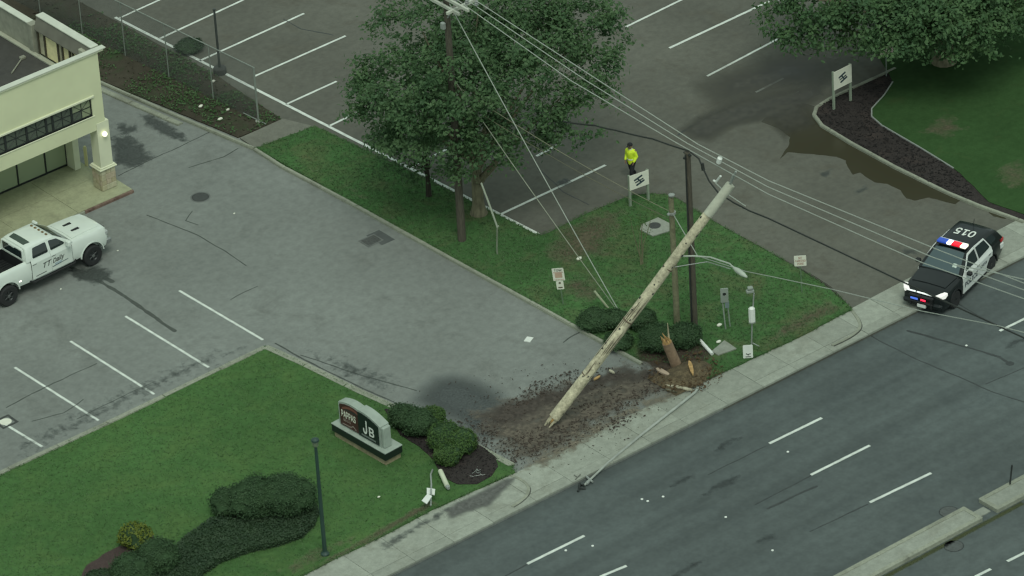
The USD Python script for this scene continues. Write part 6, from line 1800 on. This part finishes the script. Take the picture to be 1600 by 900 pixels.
bands = [1.0, 1.40, 1.48, 1.56, 1.7, 1.85, 2.0]
wf = rounded_win([(0.98, 1.62), (0.58, 1.97), (0.16, 2.03), (0.16, 1.60)], 0.06)
wr = rounded_win([(0.03, 1.60), (0.03, 2.03), (-0.66, 2.02), (-0.78, 1.66), (-0.74, 1.60)], 0.06)
df = Polygon([(1.18, 0.68), (1.18, 1.52), (0.52, 2.07), (0.10, 2.09), (0.10, 0.68)])
dr = Polygon([(0.09, 0.68), (0.09, 2.09), (-0.74, 2.08), (-0.90, 1.62), (-0.92, 0.68)])
for s in (1, -1):
    for dp, wn in ((df, wf), (dr, wr)):
        D = part(tk_, "door", side_panel(dp.difference(wn), tk_side, s, 0.010, 0.03, bands), TR)
        part(D, "window", side_panel(wn, tk_side, s, 0.003, 0.02, bands), CARGLASS)
        hx = 0.24 if dp is df else -0.76
        part(D, "handle", bx(hx - 0.11, hx + 0.11, s * 1.02 - 0.01, s * 1.02 + 0.03, 1.33, 1.37, 0.012), PLASTIC)
        if dp is df:
            tx = lettering("Daily", 0.20)
            tx.apply_transform(np.array([[1, 0.3, 0, 0], [0, 1, 0, 0], [0, 0, 1, 0], [0, 0, 0, 1.0]]))
            tx.apply_scale([0.62 / tx.extents[0], 1, 1])
            part(D, "lettering", placed(tx, [0.14 if s < 0 else 0.76, s * 1.026, 1.02], [-s * 1.0, 0, 0.05], [0, 0, 1.0]), INK)
            part(D, "blue_stripe", side_panel(Polygon([(0.12, 0.84), (0.95, 0.90), (0.95, 0.93), (0.12, 0.88)]), tk_side, s, 0.014, 0.006, bands), mat("stripe_blue", (0.06, 0.10, 0.11), 0.5))
            part(D, "pale_plate", side_panel(Polygon([(0.25, 0.90), (0.62, 0.92), (0.62, 1.0), (0.25, 0.98)]), tk_side, s, 0.013, 0.004, bands), mat("pale_blue", (0.36, 0.45, 0.47), 0.5))
        else:
            tx = lettering("TT", 0.22)
            tx.apply_transform(np.array([[1, 0.3, 0, 0], [0, 1, 0, 0], [0, 0, 1, 0], [0, 0, 0, 1.0]]))
            tx.apply_scale([0.44 / tx.extents[0], 1, 1])
            part(D, "lettering", placed(tx, [-0.42 if s < 0 else 0.02, s * 1.026, 1.0], [-s * 1.0, 0, 0.05], [0, 0, 1.0]), INK)
            part(D, "small_lettering", side_panel(Polygon([(-0.75, 0.76), (-0.2, 0.78), (-0.2, 0.81), (-0.75, 0.79)]), tk_side, s, 0.014, 0.006, bands), INK)
    part(tk_, "mirror", bx(0.86, 1.02, s * 1.0 if s > 0 else -1.30, 1.30 if s > 0 else -1.0, 1.56, 1.84, 0.05), TR)
    part(tk_, "step_bar", tube([[1.35, s * 0.93, 0.66], [1.25, s * 1.02, 0.55], [-0.9, s * 1.02, 0.55], [-1.05, s * 0.93, 0.66]], 0.05, 8), PLASTIC)
    part(tk_, "headlight", bx(3.0, 3.17, s * 0.62 if s > 0 else -0.95, 0.95 if s > 0 else -0.62, 1.10, 1.30, 0.04), mat("lens_clear", (0.35, 0.38, 0.36), 0.15))
    part(tk_, "tail_light", bx(-3.45, -3.3, s * 0.85 if s > 0 else -1.0, 1.0 if s > 0 else -0.85, 1.0, 1.4, 0.03), mat("tail_red", 0))
    part(tk_, "marker_light", bx(-1.62, -1.50, s * 1.0 - 0.03, s * 1.0 + 0.035, 0.86, 0.92, 0.01), lamp_mat("marker_white", (1, 1, 0.9), 0.8) if "marker_white" not in LOOKS else LOOKS["marker_white"])
    for xs_ in (-0.928, 0.0945, 1.19):
        part(tk_, "door_seam", side_panel(sbox(xs_ - 0.007, 0.68, xs_ + 0.007, 1.56), tk_side, s, 0.006, 0.01, bands), PLASTIC)
    for x in (AX, -AX):
        part(tk_, "wheel_arch", side_panel(Point(x, 0.52).buffer(0.61, quad_segs=10).difference(Point(x, 0.52).buffer(0.57, quad_segs=10)).intersection(sbox(-9, 0.55, 9, 2)), lambda z: 1.0, s, 0.025, 0.06, []), TR)
for x in (AX, -AX):
    part(tk_, "wheel_well", bx(x - 0.57, x + 0.57, -0.615, 0.615, 0.45, 1.08, 0.02), PLASTIC)
    for s in (1, -1):
        make_wheel(tk_, x, s * 0.90, s, 0.47, 0.33, 0.25)
part(tk_, "bumper", bx(3.06, 3.34, -0.94, 0.94, 0.62, 0.88, 0.06), mat("bumper_grey", (0.25, 0.27, 0.26), 0.35, metal=0.5), smooth=35)
part(tk_, "grille", bx(3.12, 3.26, -0.6, 0.6, 0.95, 1.32, 0.04), PLASTIC)
part(tk_, "hood", top_panel(2.9, 1.42, 0.62, 0.76, [(3.2, 1.36), (3.02, 1.46), (2.6, 1.515), (1.6, 1.575), (1.2, 1.575)], 0.012), TR, smooth=30)
for y in (-0.28, 0.28):
    part(tk_, "hood_vent", bx(1.75, 2.15, y - 0.07, y + 0.07, 1.565, 1.60, 0.01), PLASTIC)
for k in range(5):
    part(tk_, "roof_light", bx(0.28, 0.38, -0.5 + k * 0.25 - 0.06, -0.5 + k * 0.25 + 0.06, 2.12, 2.175, 0.02), mat("amber_dark", (0.14, 0.09, 0.03), 0.3))
part(tk_, "underbody", bx(-3.0, 3.0, -0.55, 0.55, 0.40, 0.62, 0.04), PLASTIC)
hs_c = np.array([tc_[0], tc_[1], 0]) + np.array([*(d * -2.35 + rgt * 0.05), 1.08])
a = np.linspace(0.2, 3.6, 12)
single("white_hose", tube(np.c_[hs_c[0] + 0.42 * np.cos(a), hs_c[1] + 0.5 * np.sin(a), np.full(12, 1.2) + 0.12 * np.sin(a)], 0.07, 8), WHITEP, "white curved pipe lying in the pickup truck's open bed", "pipe", smooth=40)

# ================================================================== PERSON
def bones(J, B, refine=0.05, taubin=8):
    """Joints {name: (point, radius)} and bones (pairs): one continuous skin."""
    man = None
    for a_, c_ in B:
        vs = []
        for nme in (a_, c_):
            p, r_ = J[nme]
            s = trimesh.creation.icosphere(1, 1.0)
            vs.append(s.vertices * r_ + np.asarray(p))
        hl = Manifold.hull_points(np.vstack(vs).astype(np.float64))
        man = hl if man is None else man + hl
    man = man.refine_to_length(refine)
    m = as_tri(man)
    m.merge_vertices()
    trimesh.smoothing.filter_taubin(m, iterations=taubin)
    return m


PB = G(988, 281, 0.0)
face = math.atan2(-0.35, -1.0)
pe = thing("person", "person in bright yellow jacket and dark trousers walking behind the white board sign", "person", PB, face)
# local: x ahead, y left, z up; mid stride, looking down to the front
J = {
    "pelvis": ((0.0, 0, 0.98), 0.135), "waist": ((0.01, 0, 1.12), 0.125), "chest": ((0.02, 0, 1.36), 0.15), "neck0": ((0.03, 0, 1.52), 0.065), "neck1": ((0.06, 0, 1.60), 0.058),
    "shl": ((0.02, 0.19, 1.47), 0.07), "shr": ((0.02, -0.19, 1.47), 0.07), "ell": ((-0.02, 0.27, 1.20), 0.048), "elr": ((-0.04, -0.27, 1.20), 0.048), "wrl": ((0.16, 0.21, 1.02), 0.032), "wrr": ((0.14, -0.21, 1.02), 0.032),
    "hil": ((0.0, 0.095, 0.94), 0.10), "hir": ((0.0, -0.095, 0.94), 0.10), "knl": ((0.22, 0.11, 0.53), 0.062), "knr": ((-0.10, -0.11, 0.50), 0.062), "anl": ((0.27, 0.12, 0.10), 0.042), "anr": ((-0.40, -0.11, 0.16), 0.042),
    "tol": ((0.44, 0.13, 0.04), 0.036), "tor": ((-0.24, -0.12, 0.04), 0.036), "hel": ((0.22, 0.12, 0.05), 0.04), "her": ((-0.44, -0.11, 0.10), 0.04),
    "sk0": ((0.055, 0, 1.74), 0.098), "sk1": ((0.095, 0, 1.715), 0.085), "jaw": ((0.125, 0, 1.645), 0.052), "chin": ((0.15, 0, 1.628), 0.03), "nose": ((0.197, 0, 1.695), 0.012), "brow": ((0.165, 0, 1.73), 0.03), "earl": ((0.06, 0.098, 1.70), 0.02), "earr": ((0.06, -0.098, 1.70), 0.02),
}
B = [("pelvis", "waist"), ("waist", "chest"), ("chest", "neck0"), ("neck0", "neck1"), ("chest", "shl"), ("chest", "shr"), ("shl", "ell"), ("ell", "wrl"), ("shr", "elr"), ("elr", "wrr"), ("pelvis", "hil"), ("pelvis", "hir"), ("hil", "knl"), ("knl", "anl"), ("hir", "knr"), ("knr", "anr"), ("anl", "tol"), ("anr", "tor"), ("anl", "hel"), ("anr", "her"),
     ("neck1", "sk0"), ("sk0", "sk1"), ("sk1", "jaw"), ("jaw", "chin"), ("sk1", "brow"), ("brow", "nose"), ("sk0", "earl"), ("sk0", "earr")]
for s, w in ((1, "l"), (-1, "r")):
    wr_ = np.array(J["wr" + w][0])
    dn = np.array([0.25, -s * 0.12, -0.95])
    dn /= np.linalg.norm(dn)
    pl_ = wr_ + dn * 0.085
    J["pm" + w] = (pl_, 0.030)
    B.append(("wr" + w, "pm" + w))
    for k, off in enumerate((-0.030, -0.010, 0.010, 0.028)):
        b0_, b1_, b2_ = pl_ + [off, 0, -0.01], pl_ + [off * 1.1, -s * 0.008, -0.045 - 0.004 * (k in (1, 2))], pl_ + [off * 1.1 + 0.004, -s * 0.026, -0.078 - 0.01 * (k in (1, 2))]
        for q, (pp_, rr_) in enumerate(((b0_, 0.011), (b1_, 0.0095), (b2_, 0.008))):
            J[f"f{w}{k}{q}"] = (pp_, rr_)
        B += [("pm" + w, f"f{w}{k}0"), (f"f{w}{k}0", f"f{w}{k}1"), (f"f{w}{k}1", f"f{w}{k}2")]
    J["t0" + w], J["t1" + w], J["t2" + w] = (wr_ + dn * 0.05 + [0.03, 0, 0], 0.014), (wr_ + dn * 0.08 + [0.055, -s * 0.01, 0], 0.011), (wr_ + dn * 0.11 + [0.062, -s * 0.02, 0], 0.009)
    B += [("pm" + w, "t0" + w), ("t0" + w, "t1" + w), ("t1" + w, "t2" + w)]
bod = part(pe, "body", bones(J, B, 0.02, 6), mat("skin", (0.20, 0.12, 0.08), 0.6, var=0.08), smooth=True)
HV = mat("hi_vis_yellow", (0.62, 0.80, 0.035), 0.65, var=0.10, scale=9, bump=0.3, bscale=25, obj=True)
JJ = {k: (J[k][0], J[k][1] + 0.045) for k in ("pelvis", "waist", "chest", "shl", "shr", "ell", "elr")}
JJ["neck0"] = ((0.03, 0, 1.53), 0.085)
JJ["wrl2"], JJ["wrr2"] = (np.array(J["wrl"][0]) * 0.9 + np.array(J["ell"][0]) * 0.1, 0.058), (np.array(J["wrr"][0]) * 0.9 + np.array(J["elr"][0]) * 0.1, 0.058)
JJ["hem"] = ((0, 0, 0.90), 0.165)
for w_ in "lr":
    JJ["sh" + w_] = (np.array(J["sh" + w_][0]) * [1, 0.9, 1] - [0, 0, 0.02], 0.095)
    JJ["el" + w_] = (np.array(J["el" + w_][0]) * [1, 0.88, 1], 0.085)
part(bod, "jacket", bones(JJ, [("hem", "pelvis"), ("pelvis", "waist"), ("waist", "chest"), ("chest", "neck0"), ("chest", "shl"), ("chest", "shr"), ("shl", "ell"), ("shr", "elr"), ("ell", "wrl2"), ("elr", "wrr2")], 0.04, 6), HV, smooth=True)
TJ = {k: (J[k][0], J[k][1] + 0.025) for k in ("hil", "hir", "knl", "knr", "anl", "anr")}
TJ["pv"] = ((0, 0, 0.96), 0.15)
part(bod, "trousers", bones(TJ, [("pv", "hil"), ("pv", "hir"), ("hil", "knl"), ("knl", "anl"), ("hir", "knr"), ("knr", "anr")], 0.04, 6), mat("dark_trousers", (0.010, 0.012, 0.014), 0.8), smooth=True)
for w in "lr":
    part(bod, "boot", bones({"a": (J["an" + w][0], 0.058), "t": (J["to" + w][0], 0.05), "h": (J["he" + w][0], 0.055)}, [("a", "t"), ("a", "h"), ("h", "t")], 0.03, 4), mat("boot_leather", (0.012, 0.011, 0.01), 0.6), smooth=True)
part(bod, "cap", cat(lathe([(0.112, 1.745), (0.115, 1.78), (0.10, 1.825), (0.06, 1.85), (0, 1.858)], 18).apply_translation([0.055, 0, 0]), bx(0.12, 0.25, -0.07, 0.07, 1.745, 1.757, 0.005)), mat("dark_cap", (0.014, 0.016, 0.018), 0.8))
for s in (1, -1):
    e = trimesh.creation.icosphere(1, 0.014)
    part(bod, "eye", e.apply_translation([0.172, s * 0.032, 1.705]), INK)
part(bod, "mouth", bx(0.168, 0.178, -0.022, 0.022, 1.648, 1.654), mat("lip", (0.12, 0.05, 0.04), 0.6))
part(bod, "reflective_band", lathe([(0.178, 1.06), (0.18, 1.065), (0.18, 1.105), (0.178, 1.11)], 20).apply_translation([0.01, 0, 0]), mat("reflective_silver", (0.62, 0.66, 0.5), 0.4))
part(bod, "collar", lathe([(0.10, 1.52), (0.095, 1.56), (0.08, 1.585)], 16).apply_translation([0.03, 0, 0]), mat("pale_collar", (0.5, 0.55, 0.35), 0.6))
